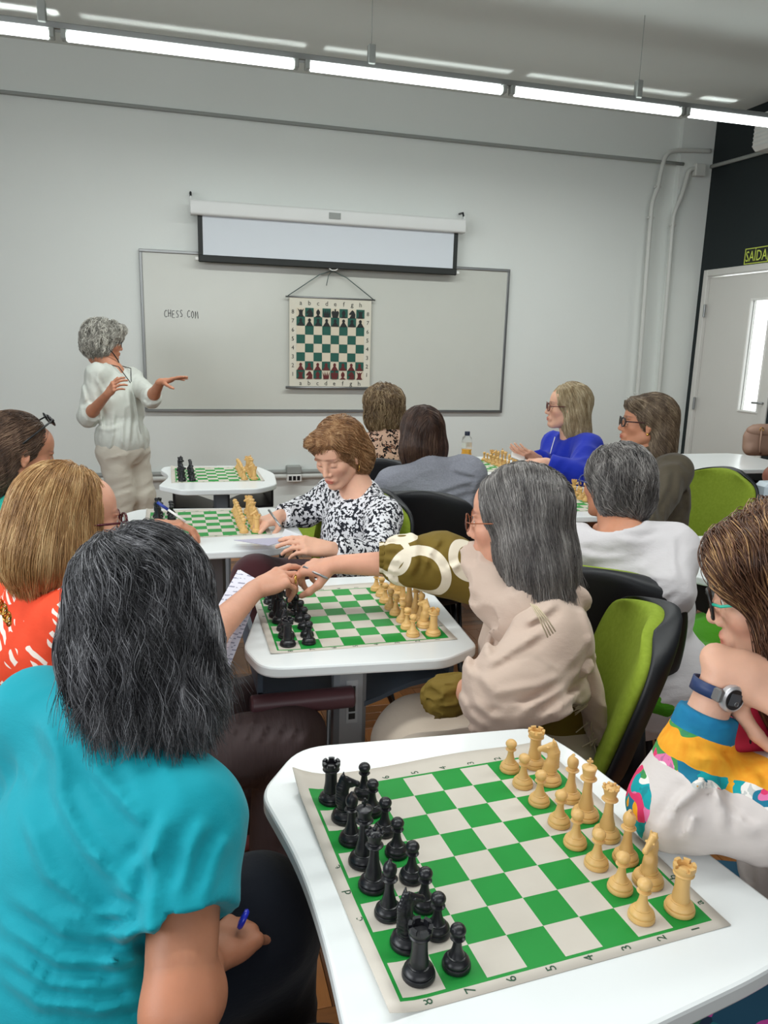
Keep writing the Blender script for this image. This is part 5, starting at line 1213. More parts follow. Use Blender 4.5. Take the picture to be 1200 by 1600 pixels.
# ------------------------------------------------------------------ 7 grey sweater
M_heath = NT('heather_grey_knit', .9, 0, .15); v = M_heath.coords(); M_heath.base(M_heath.mix(M_heath.noise(v, 160, 3, .7), srgb(116, 118, 128), srgb(160, 162, 172))); M_heath.bump(M_heath.noise(M_heath.coords((7, 7, 20)), 3, 3), .5, .01); M_heath = M_heath.m
D = 3.22; H = A(656, 681, D); nk = A(668, 722, D-.06); pv = np.array([nk[0]+.07, nk[1]-.08, .50])
p = Person('person seen from behind in a heather grey sweater, straight dark brown bob', (pv[0], pv[1]), H, (-.12, 1, .05), (0, 0, 1), nk, pv, (.1, 1, 0), sh_w=.150, sh_drop=.085, hs=.95); p.W = 1.05
p.arm(0, nk+[-.23, .10, -.30], nk+[-.10, .34, -.30]); p.arm(1, nk+[.26, .05, -.32], nk+[.18, .32, -.30]); p.body(h=.012)
def b(f): p.torso(f, .020, w=1.12, belly=1.15, k=.04); p.sleeves(f, 0, .02, .9, r=(.07, .052, .04)); p.sleeves(f, 1, .022, .9, r=(.07, .055, .04)); f.ell(p.neck+p.fw*.03+p.up*.055, (.07, .06, .04), p.RT, k=.01, op='s')
ga = creases([[(740, 752), (715, 758), (672, 770)], [(742, 762), (710, 772), (665, 790)], [(735, 790), (700, 806), (680, 812)], [(745, 742), (728, 738), (705, 732)], [(738, 806), (720, 815), (700, 825)], [(750, 745), (738, 770), (735, 800)]], 5., .009, 1); gb_ = ridges(.006, (.05, .05, .2), (.9, 0, .35), 35, 1.)
p.cloth('grey_sweater', b, M_heath, .008, addf(ga, gb_), .016)
p.legs(M_navy, [pv+[-.12, .36, .02], pv+[.12, .36, .02]], [(pv[0]-.12, pv[1]+.34, .08), (pv[0]+.12, pv[1]+.34, .08)], .012, .015)
DBR = [C(34, 22, 18), C(64, 44, 36), C(100, 76, 62)]
p.hair([dict(c=(0, -.024, .036), r=(.092, .110, .102)), dict(c=(0, -.045, -.05), r=(.108, .095, .115)), dict(c=(0, .14, -.03), r=(.1, .09, .12), op='s', k=.02), dict(c=(0, -.05, -.235), r=(.26, .26, .11), op='s', k=.012)], DBR, n=3200, rad=.0008, hem=-.125, h=.006, steps=22, step=.012, wave=(.12, .09), seed=15, flow=side_part_flow(-.01, .1, .9, .1), groove=.004, gsize=(.018, .018, .12), lift=.003, rough=.3)

# ------------------------------------------------------------------ 8 woman in blue
M_blue = cloth_mat('cobalt_blue_knit', srgb(22, 44, 168), wb=.35)
D = 4.30; H = A(886, 637, D); nk = A(895, 680, D+.03); pv = np.array([nk[0]+.03, nk[1]-.03, .50])
p = Person('person in a cobalt blue sweater, long blonde hair, holding a phone', (pv[0], pv[1]), H, (-.93, .32, 0), (0, 0, 1), nk, pv, (-.93, -.12, 0), skin=SKIN_C, sh_w=.155, hs=1.05); p.W = 1.05
p.arm(0, A(905, 742, D-.28), A(852, 722, D-.25)); p.arm(1, A(860, 728, D+.12), A(838, 716, D-.12))
def h0(f): hand(f, p.wr[0], (-.9, .1, -.1), (-.2, -.5, .8), 1, REST, .03)
def h1(f): hand(f, p.wr[1], (-.95, -.1, .35), (-.2, -.6, -.6), -1, [(.2, .3, .2)]*4, .03)
p.body(hands=(h0, h1), h=.009)
def b(f): p.torso(f, .022, w=1.12, belly=1.15); p.sleeves(f, 0, .016, .9, r=(.062, .05, .036)); p.sleeves(f, 1, .016, .85, r=(.062, .05, .036)); f.ell(p.neck+p.fw*.06+p.up*.03, (.07, .07, .055), p.RT, k=.01, op='s')
p.cloth('blue_sweater', b, M_blue, .010, ridges(.010, (.05, .05, .16), (.5, .1, .8), 41), .010)
p.legs(M_navy, [pv+[-.38, .1, .02], pv+[-.38, -.1, .02]], [(pv[0]-.36, pv[1]+.1, .08), (pv[0]-.36, pv[1]-.1, .08)], .01, .015)
BL2 = [C(112, 92, 64), C(164, 144, 110), C(204, 190, 160)]
LONG = [dict(c=(0, -.024, .036), r=(.090, .110, .100)), dict(c=(0, -.045, -.05), r=(.104, .080, .12)), dict(c=(0, -.065, -.13), r=(.110, .070, .08), k=.03), dict(c=(0, .135, -.05), r=(.12, .095, .15), op='s', k=.02)]
p.hair(LONG, BL2, n=3000, rad=.0010, hem=-.18, h=.007, steps=24, step=.013, wave=(.15, .09), seed=17, flow=flow_default((0, .05, .1), .9, .2), groove=.004, gsize=(.016, .016, .12), lift=.004)
p.glasses(plain('brown_red_frame', srgb(90, 34, 28), .3), w=.025, hgt=.021, th=.0026)
ph = A(810, 710, D-.14); MB().box((-.038, -.075, -.004), (.038, .075, .004), frame((.2, -.35, .9), (.8, -.4, 0)), bev=.003).build('mobile_phone', M_white, loc=ph, label='white phone held by the woman in the cobalt blue sweater', cat='phone')
MB().tube([p.neck+p.fw*.12+p.up*-.0, p.neck+p.fw*.165-p.up*.12, p.neck+p.fw*.19-p.up*.22], .0025, 6).build('neck_cord', M_white, p.e, True, base=p.base)

# ------------------------------------------------------------------ 9 woman in olive jacket
M_olive = cloth_mat('olive_brown_jacket', srgb(82, 74, 60), wb=.4)
D = 3.42; H = A(1008, 662, D); nk = A(1030, 712, D+.04); pv = np.array([nk[0]+.03, nk[1]-.04, .50])
p = Person('person in an olive brown jacket, black glasses, shoulder length brown hair', (pv[0], pv[1]), H, (-.93, .36, .03), (0, 0, 1), nk, pv, (-.93, .15, 0), skin=SKIN_B, sh_w=.155)
p.arm(0, A(1000, 815, D-.32), A(935, 826, D-.28)); p.arm(1, A(960, 780, D+.1), A(925, 815, D-.05)); p.body(h=.008)
def b(f):
    p.torso(f, .026, w=1.12, belly=1.05); p.sleeves(f, 0, .018, .9, r=(.062, .054, .042)); p.sleeves(f, 1, .018, .9, r=(.062, .054, .042)); f.ell(p.neck+p.fw*.06+p.up*.04, (.058, .075, .06), p.RT, k=.01, op='s')
p.cloth('olive_jacket', b, M_olive, .0075, addf(ridges(.005, (.05, .05, .18), (.2, .2, 1), 45, 1.3), creases([[(1045, 735), (1042, 760), (1020, 800)], [(1062, 740), (1060, 790), (1030, 830)], [(1000, 760), (1020, 790), (1022, 815)], [(1075, 760), (1078, 800)], [(1030, 728), (1060, 726), (1075, 745)], [(1010, 742), (1000, 780)]], 5., .008, 1)), .014)
cl = MB(); cl.tube([p.neck+p.r*.062*math.cos(t)+p.fw*(.03+.075*math.sin(t))+p.up*(.035+.01*math.cos(t*2)) for t in np.linspace(-4.2, 1.0, 16)], .014, 8); cl.build('collar', M_olive, p.e, True, base=p.base)
p.legs(M_navy, [pv+[-.38, .1, .02], pv+[-.38, -.1, .02]], [(pv[0]-.36, pv[1]+.1, .08), (pv[0]-.36, pv[1]-.1, .08)], .01, .015)
BR3 = [C(56, 42, 32), C(102, 84, 66), C(156, 138, 114)]
p.hair([dict(c=(0, -.03, .036), r=(.092, .112, .102)), dict(c=(0, -.075, -.05), r=(.10, .070, .125)), dict(c=(0, -.085, -.12), r=(.098, .055, .07), k=.03), dict(c=(0, .11, -.055), r=(.11, .095, .125), op='s', k=.02), dict(c=(.0, .062, .082), r=(.07, .036, .03), k=.03)], BR3, n=3000, rad=.0008, hem=-.165, h=.006, steps=22, step=.012, wave=(.2, .09), seed=19, flow=flow_default((0, .08, .1), .75, .7), groove=.004, gsize=(.016, .016, .1), lift=.004)
p.glasses(M_black, w=.026, hgt=.019, th=.003, temple=plain('tortoise_temple', srgb(60, 26, 22), .3))
MB().ball(p.L((-.084, .004, -.040)), .006, 8, 6).build('earring', M_gold, p.e, True, base=p.base)

# ------------------------------------------------------------------ 10 woman in white blouse
M_whb = cloth_mat('white_blouse_cotton', srgb(208, 204, 206), wb=.35, var=.02)
D = 2.22; H = A(960, 760, D); nk = A(968, 828, D-.08); pv = np.array([nk[0]+.10, nk[1]-.05, .50])
p = Person('person seen from behind in a white blouse and green trousers, short grey hair', (pv[0], pv[1]), H, (-.22, .98, .0), (0, 0, 1), nk, pv, (.45, .9, 0), skin=SKIN_B, sh_w=.138, hs=.90, rx=(.93, -.30, .04))
p.arm(1, A(1040, 925, 2.02), A(1072, 935, 2.20)); p.arm(0, nk+[-.24, .10, -.26], nk+[-.05, .35, -.28]); p.body(h=.008)
def b(f):
    p.torso(f, .022, w=1.05, belly=1.08); f.ell(p.neck+p.fw*.02+p.up*.035, (.085, .075, .055), p.RT, k=.01, op='s'); p.sleeves(f, 0, .014, .3, r=(.06, .054, .046))
    p.sleeves(f, 1, .014, .25, r=(.060, .052, .046))
    f.ell(p.pelvis-p.up*.02, (.175, .145, .13), p.RT, k=.04)
ga1 = creases([[(1055, 912), (1030, 915), (1000, 930)], [(1058, 918), (1035, 930), (1020, 945)], [(1057, 905), (1040, 903), (1010, 902)], [(1052, 840), (1052, 880), (1058, 905)], [(960, 842), (1000, 848), (1040, 838)], [(895, 860), (930, 872), (980, 870)], [(1060, 945), (1050, 985), (1062, 1010)], [(1045, 960), (1040, 1000)]], 6., .006, 1)
p.cloth('white_blouse', b, M_whb, .007, addf(ga1, ridges(.004, (.04, .04, .2), (1, .2, .3), 51, 1.2)), .012)
M_gtr = cloth_mat('bright_green_trousers', srgb(72, 146, 20), wb=.4)
p.legs(M_gtr, [pv+[.34, .16, .03], pv+[.36, -.10, .03]], [(pv[0]+.36, pv[1]+.18, .08), (pv[0]+.38, pv[1]-.08, .08)], .016, .010, amp=.010, r=(.10, .08, .06))
SG = [C(44, 42, 42), C(92, 88, 86), C(160, 156, 152)]
p.hair([dict(c=(0, -.024, .038), r=(.094, .115, .104)), dict(c=(0, -.055, -.025), r=(.096, .080, .085)), dict(c=(0, .130, -.04), r=(.12, .085, .11), op='s', k=.02), dict(c=(.105, .04, -.045), r=(.04, .05, .05), op='s', k=.01), dict(c=(-.108, .038, -.035), r=(.045, .055, .06), op='s', k=.01)], SG, n=5200, rad=.0008, hem=-.09, flick=.3, h=.005, steps=14, step=.011, wave=(.6, .08), seed=21, flow=flow_default((-.01, .02, .1), .7, .5), groove=.007, gsize=(.02, .02, .05), lift=.008, rough=.35)
p.glasses(plain('blue_frame', srgb(60, 70, 130), .3), w=.025, hgt=.019, th=.002)

# ------------------------------------------------------------------ 11 woman in beige shawl
mol = NT('olive_cream_pattern', .75, 0, .25); vv = mol.coords(); vor = mol.n('TexVoronoi', feature='F1'); mol.t.links.new(mol.mix(.15, vv, mol.noise(vv, 6, 1, out=1)), vor.inputs['Vector']); vor.inputs['Scale'].default_value = 7.5
rg = None; _bb = None
_ARC = [(A(655, 902, 1.86), .066, .012), (A(606, 868, 1.86), .050, .008), (A(740, 870, 1.86), .050, .012), (A(625, 800, 1.88), .070, .009), (A(900, 1125, 1.56), .085, .014), (A(960, 1120, 1.56), .05, .011)]
MOLB = lambda rg: mol.base(mol.mix(rg, srgb(112, 92, 34), srgb(226, 216, 196))); mol.bump(mol.noise(mol.coords((9, 9, 18)), 3, 3), .3, .006); M_olp = mol.m
M_shawl = cloth_mat('beige_wool_shawl', srgb(200, 178, 163), .9, 420, .3, .04); M_shawl2 = cloth_mat('sand_scarf', srgb(206, 190, 162), .9, 420, .3, .04)
D = 1.72; H = A(804, 814, D); nk = A(840, 918, D+.05); pv = np.array([nk[0]+.03, nk[1]-.02, .49])
for c_, R__, w_ in _ARC:
    c_ = c_-pv*[1, 1, 0]; dd = mol.n('VectorMath', operation='DISTANCE'); mol.t.links.new(mol.coords(), dd.inputs[0]); dd.inputs[1].default_value = tuple(c_)
    bnd = mol.math('LESS_THAN', mol.math('ABSOLUTE', mol.math('SUBTRACT', dd.outputs['Value'], R__)), w_); rg = bnd if rg is None else mol.math('MAXIMUM', rg, bnd)
MOLB(rg)
p = Person('person in a beige shawl with long grey hair, reaching across the second desk', (pv[0], pv[1]), H, (-.80, .60, -.12), (0, 0, 1), nk, pv, (-.92, .25, 0), skin=SKIN_A, sh_w=.145, hs=.97)
wb_ = A(528, 882, 1.93); p.arm(1, A(690, 880, 1.93), wb_); p.arm(0, A(765, 1088, 1.52), A(718, 1078, 1.62))
def h1(f): hand(f, p.wr[1], A(488, 886, 1.95)-p.wr[1], (.1, -.25, 1), -1, [(.45, .55, .3), (.55, .7, .4), (.8, .8, .4), (.9, .8, .4)], .04, [(.6, .5, -.55), (.85, .2, -.45), (.9, -.05, -.35)], sc=.98)
p.body(hands=(None, h1), armr=1.05)
def bs(f):
    sh, el, wr_ = p.sh[1], p.el[1], p.wr[1]; cu_ = A(596, 872, 1.91); f.cone(sh, el, .070, .075, k=.02); f.cone(el, el+(cu_-el)*.55, .072, .064, k=.03); f.cone(el+(cu_-el)*.55, cu_, .062, .036, k=.02, cuts=[(cu_, cu_-el)])
    f.ell(p.pelvis+[0, 0, .0], (.195, .165, .14), p.RT, k=.04); f.ell(p.pelvis+p.up*.14, (.145, .115, .13), p.RT, k=.04)
p.cloth('olive_patterned_blouse', bs, M_olp, .006, addf(ridges(.004, (.04, .04, .12), (.2, 0, 1), 61), creases([[(600, 845), (618, 838), (640, 840)], [(600, 858), (622, 856)], [(600, 872), (625, 876)], [(600, 886), (620, 896)], [(600, 900), (625, 912)], [(640, 830), (660, 870), (700, 905)], [(645, 850), (650, 880), (640, 900)], [(690, 840), (675, 860), (660, 895)], [(700, 890), (720, 880)]], 5., .008, 1)), .012)
f = Fld(); f.cone(p.wr[0]+[.02, 0, 0], p.wr[0]+[-.035, 0, -.012], .034, .044, k=.02); f.disp = ridges(.012, (.014, .014, .03), (1, 0, 0), 66); f.amp = .012; sdf_obj('ruffle_cuff', f, .005, M_olp, p.e, p.base)
cu_ = A(598, 872, 1.91); cb_ = MB()
for j in range(3): Rm = frame(p.wr[1]-p.el[1]); cb_.tube([cu_+Rm@np.array([(.036+.002*math.cos(t*15))*math.cos(t), (.036+.002*math.cos(t*15))*math.sin(t), .004*j-.002]) for t in np.linspace(0, 6.283, 60, endpoint=False)], .0032, 5, closed=True)
cb_.build('elastic_cuff', M_olp, p.e, True, base=p.base)
def b(f):
    p.torso(f, .024, w=1.05, belly=1.10, k=.05)
    f.cone(p.sh[0]-p.up*.01, p.el[0]+[.03, 0, .01], .060, .078, k=.06); f.cone(p.el[0]+[.03, 0, .01], p.wr[0]+[.05, -.01, -.01], .074, .056, k=.04)
    f.cone(p.sh[0]-p.up*.04, p.pelvis-p.r*.08+p.up*.12, .06, .11, k=.06); f.cone(p.pelvis-p.r*.06+p.up*.04, p.el[0]+[.08, 0, -.05], .10, .085, k=.06)
    f.cone(p.sh[1]+p.up*.0, p.sh[1]+(p.el[1]-p.sh[1])*.16, .062, .078, k=.04)
    f.ell(p.neck+p.up*.05+p.fw*.02, (.075, .08, .06), p.RT, k=.01, op='s'); f.ell(A(935, 1240, 1.52), (.26, .26, .155), frame((.25, 0, 1)), k=.01, op='s')
SHL = [[(793, 953), (760, 1000), (763, 1030)], [(850, 983), (793, 1020), (760, 1040)], [(903, 1047), (843, 1072), (773, 1083), (747, 1050)], [(726, 1086), (768, 1119), (810, 1116), (870, 1080), (915, 1047)], [(840, 1128), (885, 1098), (924, 1065)],
       [(735, 1000), (728, 1040), (740, 1060)], [(712, 1080), (730, 1115), (760, 1140)], [(700, 1090), (720, 1130), (745, 1150)], [(870, 940), (845, 960), (815, 975)], [(930, 1075), (900, 1110), (860, 1130)], [(905, 930), (925, 990), (930, 1040)], [(820, 1100), (790, 1105), (760, 1095)]]
p.cloth('beige_shawl', b, M_shawl, .0058, addf(creases(SHL, 8., .010, 1), ridges(.005, (.05, .05, .4), unit(CR*.85+CU*.42), 63, 1.6)), .018, 1)
def b(f):     # scarf wrapped round the neck, one end down the back
    N = p.neck
    f.cone(A(748, 872, 1.78), A(772, 915, 1.72), .042, .036, k=.03); f.cone(A(772, 915, 1.72), N+p.fw*.06-p.r*.13-p.up*.05, .036, .034, k=.03)
    f.cone(N+p.fw*.105-p.r*.04+p.up*.01, N+p.fw*.05-p.r*.12-p.up*.01, .036, .040, k=.03); f.cone(N+p.fw*.05-p.r*.12-p.up*.01, N-p.fw*.060-p.r*.085-p.up*.01, .038, .034, k=.03)
    f.cone(N+p.fw*.105-p.r*.04, N+p.fw*.10+p.r*.08, .038, .036, k=.03); f.cone(N+p.fw*.115-p.r*.05-p.up*.02, N+p.fw*.06-p.r*.165-p.up*.10, .034, .028, k=.03); f.cone(N+p.fw*.06-p.r*.165-p.up*.10, N-p.fw*.05-p.r*.175-p.up*.12, .028, .03, k=.03)
    f.cone(N-p.fw*.050-p.r*.085-p.up*.03, N-p.fw*.080-p.r*.125-p.up*.20, .042, .052, k=.02, flat=(p.fw*.9-p.r*.4, .42)); f.cone(N-p.fw*.080-p.r*.125-p.up*.20, N-p.fw*.095-p.r*.13-p.up*.30, .052, .035, k=.02, flat=(p.fw*.9-p.r*.4, .35))
p.cloth('sand_scarf', b, M_shawl, .006, ridges(.014, (.03, .03, .3), unit(CR*.8-CU*.55), 65, 1.3), .014)
fr_ = MB(); rng = np.random.RandomState(4)
for k in range(46):
    q = p.neck-p.fw*(.085+.025*rng.rand())-p.r*(.15-.04*rng.rand())-p.up*(.20+.14*rng.rand()); fr_.tube([q, q+[.012*rng.randn(), .01*rng.randn(), -.025], q+[.02*rng.randn(), .015*rng.randn(), -.055]], .0014, 4)
for k in range(30):
    q = A(905+18*rng.rand(), 1040+55*rng.rand(), 1.66); fr_.tube([q, q-CR*.012*rng.rand()-CU*.02, q-CR*(.02+.02*rng.rand())-CU*.035], .0013, 4)
for k in range(4):
    q = A(829+k*3, 943+k, 1.50); fr_.tube([q, A(842+k*4, 965, 1.49), A(856+k*4, 996-k*3, 1.495)], .0016, 5)
fr_.build('fringe', M_shawl2, p.e, True, base=p.base)['kind'] = 'stuff'
k0 = A(660, 1065, 1.80); k1 = A(672, 1095, 1.60); k0[2] = k1[2] = .51
p.legs(cloth_mat('sand_skirt', srgb(198, 184, 168), wb=.2), [k1, k0], [(k1[0]-.02, k1[1], .10), (k0[0]-.02, k0[1], .10)], .022, .010, r=(.11, .088, .07), name='sand_trousers', amp=.004)
LG = [C(62, 58, 58), C(106, 102, 100), C(158, 154, 150)]
p.hair([dict(c=(0, -.024, .036), r=(.090, .112, .098)), dict(c=(0, -.04, -.05), r=(.104, .094, .12)), dict(c=(0, -.062, -.125), r=(.116, .076, .09), k=.04), dict(c=(0, .150, -.04), r=(.12, .105, .18), op='s', k=.02), dict(c=(0, -.05, -.272), r=(.26, .26, .10), op='s', k=.012)], LG, n=9000, rad=.0006, hem=-.140, flick=.4, h=.0045, steps=30, step=.0115, wave=(.18, .1), clump=.7, seed=23, flow=side_part_flow(-.005, .1, .95, .15), groove=.0045, gsize=(.011, .011, .16), lift=.004, loose=4, rough=.32)
p.glasses(plain('copper_wire_frame', srgb(150, 90, 62), .3, .7), w=.024, hgt=.021, round_=True, th=.0013)
st = A(455, 885, 1.925); sp_ = empty('pen', A(486, 893, 1.93), label='silver pen held between the two joined hands', cat='pen'); MB().tube([A(474, 886, 1.93)-np.array(sp_.location), A(512, 904, 1.90)-np.array(sp_.location)], [.0045, .003], 8).build('pen_barrel', M_alu, sp_, True)

# ------------------------------------------------------------------ 12 woman in floral sweater, foreground right
mfl = NT('tropical_print_sweater', .75, 0, .25); vv = mfl.coords(); el_ = A(1052, 1258, 1.08); wr_f = A(1128, 1052, 1.06); pv = np.array([.98, .80, .48])
ax = el_-pv*[1, 1, 0]; fdir = unit(wr_f-el_)
def lenc(c): return mfl.n('VectorMath', operation='DISTANCE')
dn = mfl.n('VectorMath', operation='DOT_PRODUCT'); mfl.t.links.new(vv, dn.inputs[0]); dn.inputs[1].default_value = tuple(fdir); along = mfl.math('SUBTRACT', dn.outputs['Value'], float(ax@fdir))
wob = mfl.math('MULTIPLY', mfl.math('SUBTRACT', mfl.noise(vv, 9, 3), .5), .09); al = mfl.math('ADD', along, wob)
cells = mfl.n('TexVoronoi', feature='F1'); mfl.t.links.new(mfl.mix(.25, vv, mfl.noise(vv, 12, 2, out=1)), cells.inputs['Vector']); cells.inputs['Scale'].default_value = 24
cc = mfl.n('SeparateColor'); mfl.t.links.new(cells.outputs['Color'], cc.inputs[0])
pal = mfl.ramp(cc.outputs[0], [(0, srgb(20, 160, 168)), (.2, srgb(226, 60, 110)), (.38, srgb(236, 232, 226)), (.5, srgb(30, 120, 150)), (.64, srgb(70, 150, 80)), (.8, srgb(228, 120, 170)), (.9, srgb(244, 170, 40))], 'CONSTANT')
vein = mfl.math('MULTIPLY', mfl.math('LESS_THAN', mfl.noise(mfl.coords((60, 60, 14), (.5, .3, 0)), 1.4, 2), .42), .35); pal = mfl.mix(vein, pal, (.02, .12, .16, 1))
white = mfl.mix(mfl.noise(vv, 6, 2), srgb(212, 202, 198), srgb(222, 214, 210))
Lf = float(np.linalg.norm(wr_f-el_)); far = mfl.math('GREATER_THAN', al, .30*Lf); dx = mfl.n('VectorMath', operation='DOT_PRODUCT'); mfl.t.links.new(vv, dx.inputs[0]); dx.inputs[1].default_value = tuple(CR); lefty = mfl.math('LESS_THAN', mfl.math('ADD', mfl.math('SUBTRACT', dx.outputs['Value'], float(ax@CR)), mfl.math('MULTIPLY', wob, .5)), -.045)
perp = unit(CR-fdir*(CR@fdir)); dq = mfl.n('VectorMath', operation='DOT_PRODUCT'); mfl.t.links.new(vv, dq.inputs[0]); dq.inputs[1].default_value = tuple(perp); q_ = mfl.math('SUBTRACT', dq.outputs['Value'], float(ax@perp))
fore = mfl.math('LESS_THAN', q_, .085); msk = mfl.math('MULTIPLY', mfl.math('MAXIMUM', far, lefty), fore)
spr = mfl.math('MULTIPLY', mfl.math('GREATER_THAN', mfl.noise(vv, 5, 2), .60), mfl.math('GREATER_THAN', q_, .16)); msk = mfl.math('MAXIMUM', msk, spr); col = mfl.mix(msk, white, pal)
orange = mfl.math('MULTIPLY', mfl.math('MULTIPLY', mfl.math('GREATER_THAN', al, .40*Lf), mfl.math('LESS_THAN', al, .60*Lf)), fore); col = mfl.mix(orange, col, mfl.mix(mfl.noise(mfl.coords((50, 50, 12)), 1.5, 3), srgb(232, 130, 16), srgb(248, 190, 60)))
bl_ = mfl.math('MULTIPLY', mfl.math('GREATER_THAN', along, .57*Lf), mfl.math('LESS_THAN', q_, .07)); col = mfl.mix(bl_, col, mfl.mix(mfl.noise(vv, 30, 3), srgb(16, 96, 146), srgb(36, 140, 176)))
mfl.base(col); mfl.bump(mfl.noise(mfl.coords((7, 7, 14)), 3, 3), .3, .006); M_trop = mfl.m
H = A(1230, 925, 1.10); nk = A(1275, 1085, 1.10); nk = np.array([.985, .83, .945])
p = Person('person at the right edge in a tropical print sweater, chin resting on hand', (pv[0], pv[1]), H, (-.70, .60, -.27), (0, 0, 1), nk, pv, (-.85, .35, 0), skin=SKIN_C, sh_w=.145, hs=.98)
p.arm(0, el_, wr_f); p.arm(1, nk+[.12, .16, -.28], nk+[.02, .30, -.40])
def h0(f): hand(f, p.wr[0]+fdir*.015, A(1215, 1098, 1.03)-p.wr[0], CU*.25-CF*.9, 1, [(.5, .6, .4), (.6, .7, .4), (.7, .8, .4), (.8, .8, .4)], .02, [(.6, .6, -.4), (.8, .4, -.3), (.9, .2, -.3)], sc=1.0)
p.body(hands=(h0, None), armr=.98)
def b(f):
    p.torso(f, .022, w=1.05, belly=1.05); sh, el, wr = p.sh[0], p.el[0], p.wr[0]; e = el+(wr-el)*.72
    f.cone(sh, sh+(el-sh)*.6-[0, 0, .02], .062, .066, k=.04); f.cone(sh+(el-sh)*.6-[0, 0, .02], el, .066, .056, k=.03); f.cone(el, el+(wr-el)*.38, .056, .050, k=.03); f.cone(el+(wr-el)*.40, e+(wr-el)*.12, .046, .039, k=.008, cuts=[(e, wr-el)])
    p.sleeves(f, 1, .014, .9); f.ell(p.neck+p.fw*.03+p.up*.03, (.07, .07, .05), p.RT, k=.01, op='s')
p.cloth('tropical_sweater', b, M_trop, .006, addf(ridges(.004, (.035, .04, .16), unit(CR*.6+CU*.6), 71, 1.5), creases([[(1110, 1222), (1085, 1240), (1050, 1265)], [(1115, 1225), (1125, 1260), (1135, 1300)], [(1060, 1215), (1085, 1222), (1110, 1220)], [(1030, 1300), (1065, 1250), (1100, 1215)], [(1072, 1310), (1085, 1270)], [(1117, 1225), (1140, 1270), (1180, 1300)], [(1085, 1180), (1110, 1190)], [(1060, 1150), (1100, 1170), (1140, 1200)], [(1175, 1210), (1190, 1230)]], 8., .009, 1)), .016, 1)
mtr = NT('tropical_print_trousers', .8); vv = mtr.coords(); vor = mtr.n('TexVoronoi'); mtr.t.links.new(mtr.mix(.3, vv, mtr.noise(vv, 9, 2, out=1)), vor.inputs['Vector']); vor.inputs['Scale'].default_value = 9; s3 = mtr.n('SeparateColor'); mtr.t.links.new(vor.outputs['Color'], s3.inputs[0])
mtr.base(mtr.ramp(s3.outputs[0], [(0, srgb(12, 70, 96)), (.35, srgb(18, 100, 110)), (.55, srgb(40, 90, 70)), (.7, srgb(10, 40, 66)), (.82, srgb(190, 60, 150)), (.92, srgb(200, 130, 40))], 'CONSTANT'))
p.legs(mtr.m, [pv+[-.22, .04, .0], pv+[-.18, .20, .0]], [(pv[0]-.24, pv[1]+.04, .08), (pv[0]-.20, pv[1]+.20, .08)], .012, .012, r=(.095, .075, .06))
HLB = [C(50, 30, 20), C(84, 54, 38), C(112, 76, 54), C(196, 154, 104)]
p.hair([dict(c=(0, -.024, .040), r=(.098, .116, .102)), dict(c=(0, -.03, -.05), r=(.116, .098, .13)), dict(c=(0, -.035, -.15), r=(.122, .095, .11), k=.04), dict(c=(-.05, .055, .065), r=(.05, .045, .05), k=.03), dict(c=(.0, .148, -.05), r=(.12, .118, .15), op='s', k=.02)], HLB, n=8500, rad=.0006, hem=-.21, h=.0042, steps=30, step=.012, wave=(.30, .10), seed=25, flow=side_part_flow(.02, .15, .9, .12), groove=.006, gsize=(.014, .014, .14), lift=.010, loose=4, rough=.34)
p.glasses(M_black, w=.026, hgt=.021, th=.0022, temple=plain('teal_temple', srgb(50, 190, 160), .3))
# watch on the wrist
ww = p.el[0]+(p.wr[0]-p.el[0])*.88; wn = unit(-CF*.85+CR*.35+CU*.1); fz_ = fdir; Rm = np.stack([unit(np.cross(fz_, wn)), fz_, wn], 1); Rm[:, 2] = np.cross(Rm[:, 0], Rm[:, 1]); wa_ = empty('wristwatch', ww, label='digital wristwatch with blue strap and silver case on the raised wrist', cat='watch')
b = MB(); pr_ = []
for t in np.linspace(0, 2*math.pi, 28, endpoint=False): pr_.append((math.cos(t)*.0315, math.sin(t)*.0295))
for y_ in (-.009, .009):
    for x_, z_ in pr_: b.V.append(tuple(Rm@np.array([x_, y_, z_])))
for i in range(28): b.F.append((i, (i+1) % 28, 28+(i+1) % 28, 28+i)); b.M.append(0)
o = b.build('strap', plain('navy_strap', srgb(32, 52, 96), .5), wa_, True); md = o.modifiers.new('t', 'SOLIDIFY'); md.thickness = .003
cc_ = Rm@np.array([0, 0, .0300]); autosmooth(MB().lathe([(.0185, -.004), (.0195, .0), (.0185, .004), (.0155, .006), (.0145, .0055)], 28, cc_, Rm[:, 2]).build('case', plain('silver_case', srgb(196, 194, 196), .3, .5), wa_))
fc_ = MB(); fc_.lathe([(.0142, .0), (.0142, .0062), (.001, .0064)], 24, cc_, Rm[:, 2]); fo = fc_.build('bezel', M_black, wa_)
MB().box((-.0095, -.0085, .0064), (.0095, .0085, .0070), Rm, cc_, bev=.001).build('display', plain('lcd_grey', srgb(70, 74, 80), .25), fo)
rr_ = cc_+Rm@np.array([.004, -.005, .0066]); MB().tube([rr_+Rm@np.array([.003*math.cos(t), .003*math.sin(t), .0006]) for t in np.linspace(0, 6.283, 12, endpoint=False)], .0006, 5, closed=True).build('dial_ring', M_alu, fo, True)
MB().box((-.026, -.009, .018), (-.018, .009, .034), Rm, (0, 0, 0), bev=.002).build('lug', M_alu, wa_)

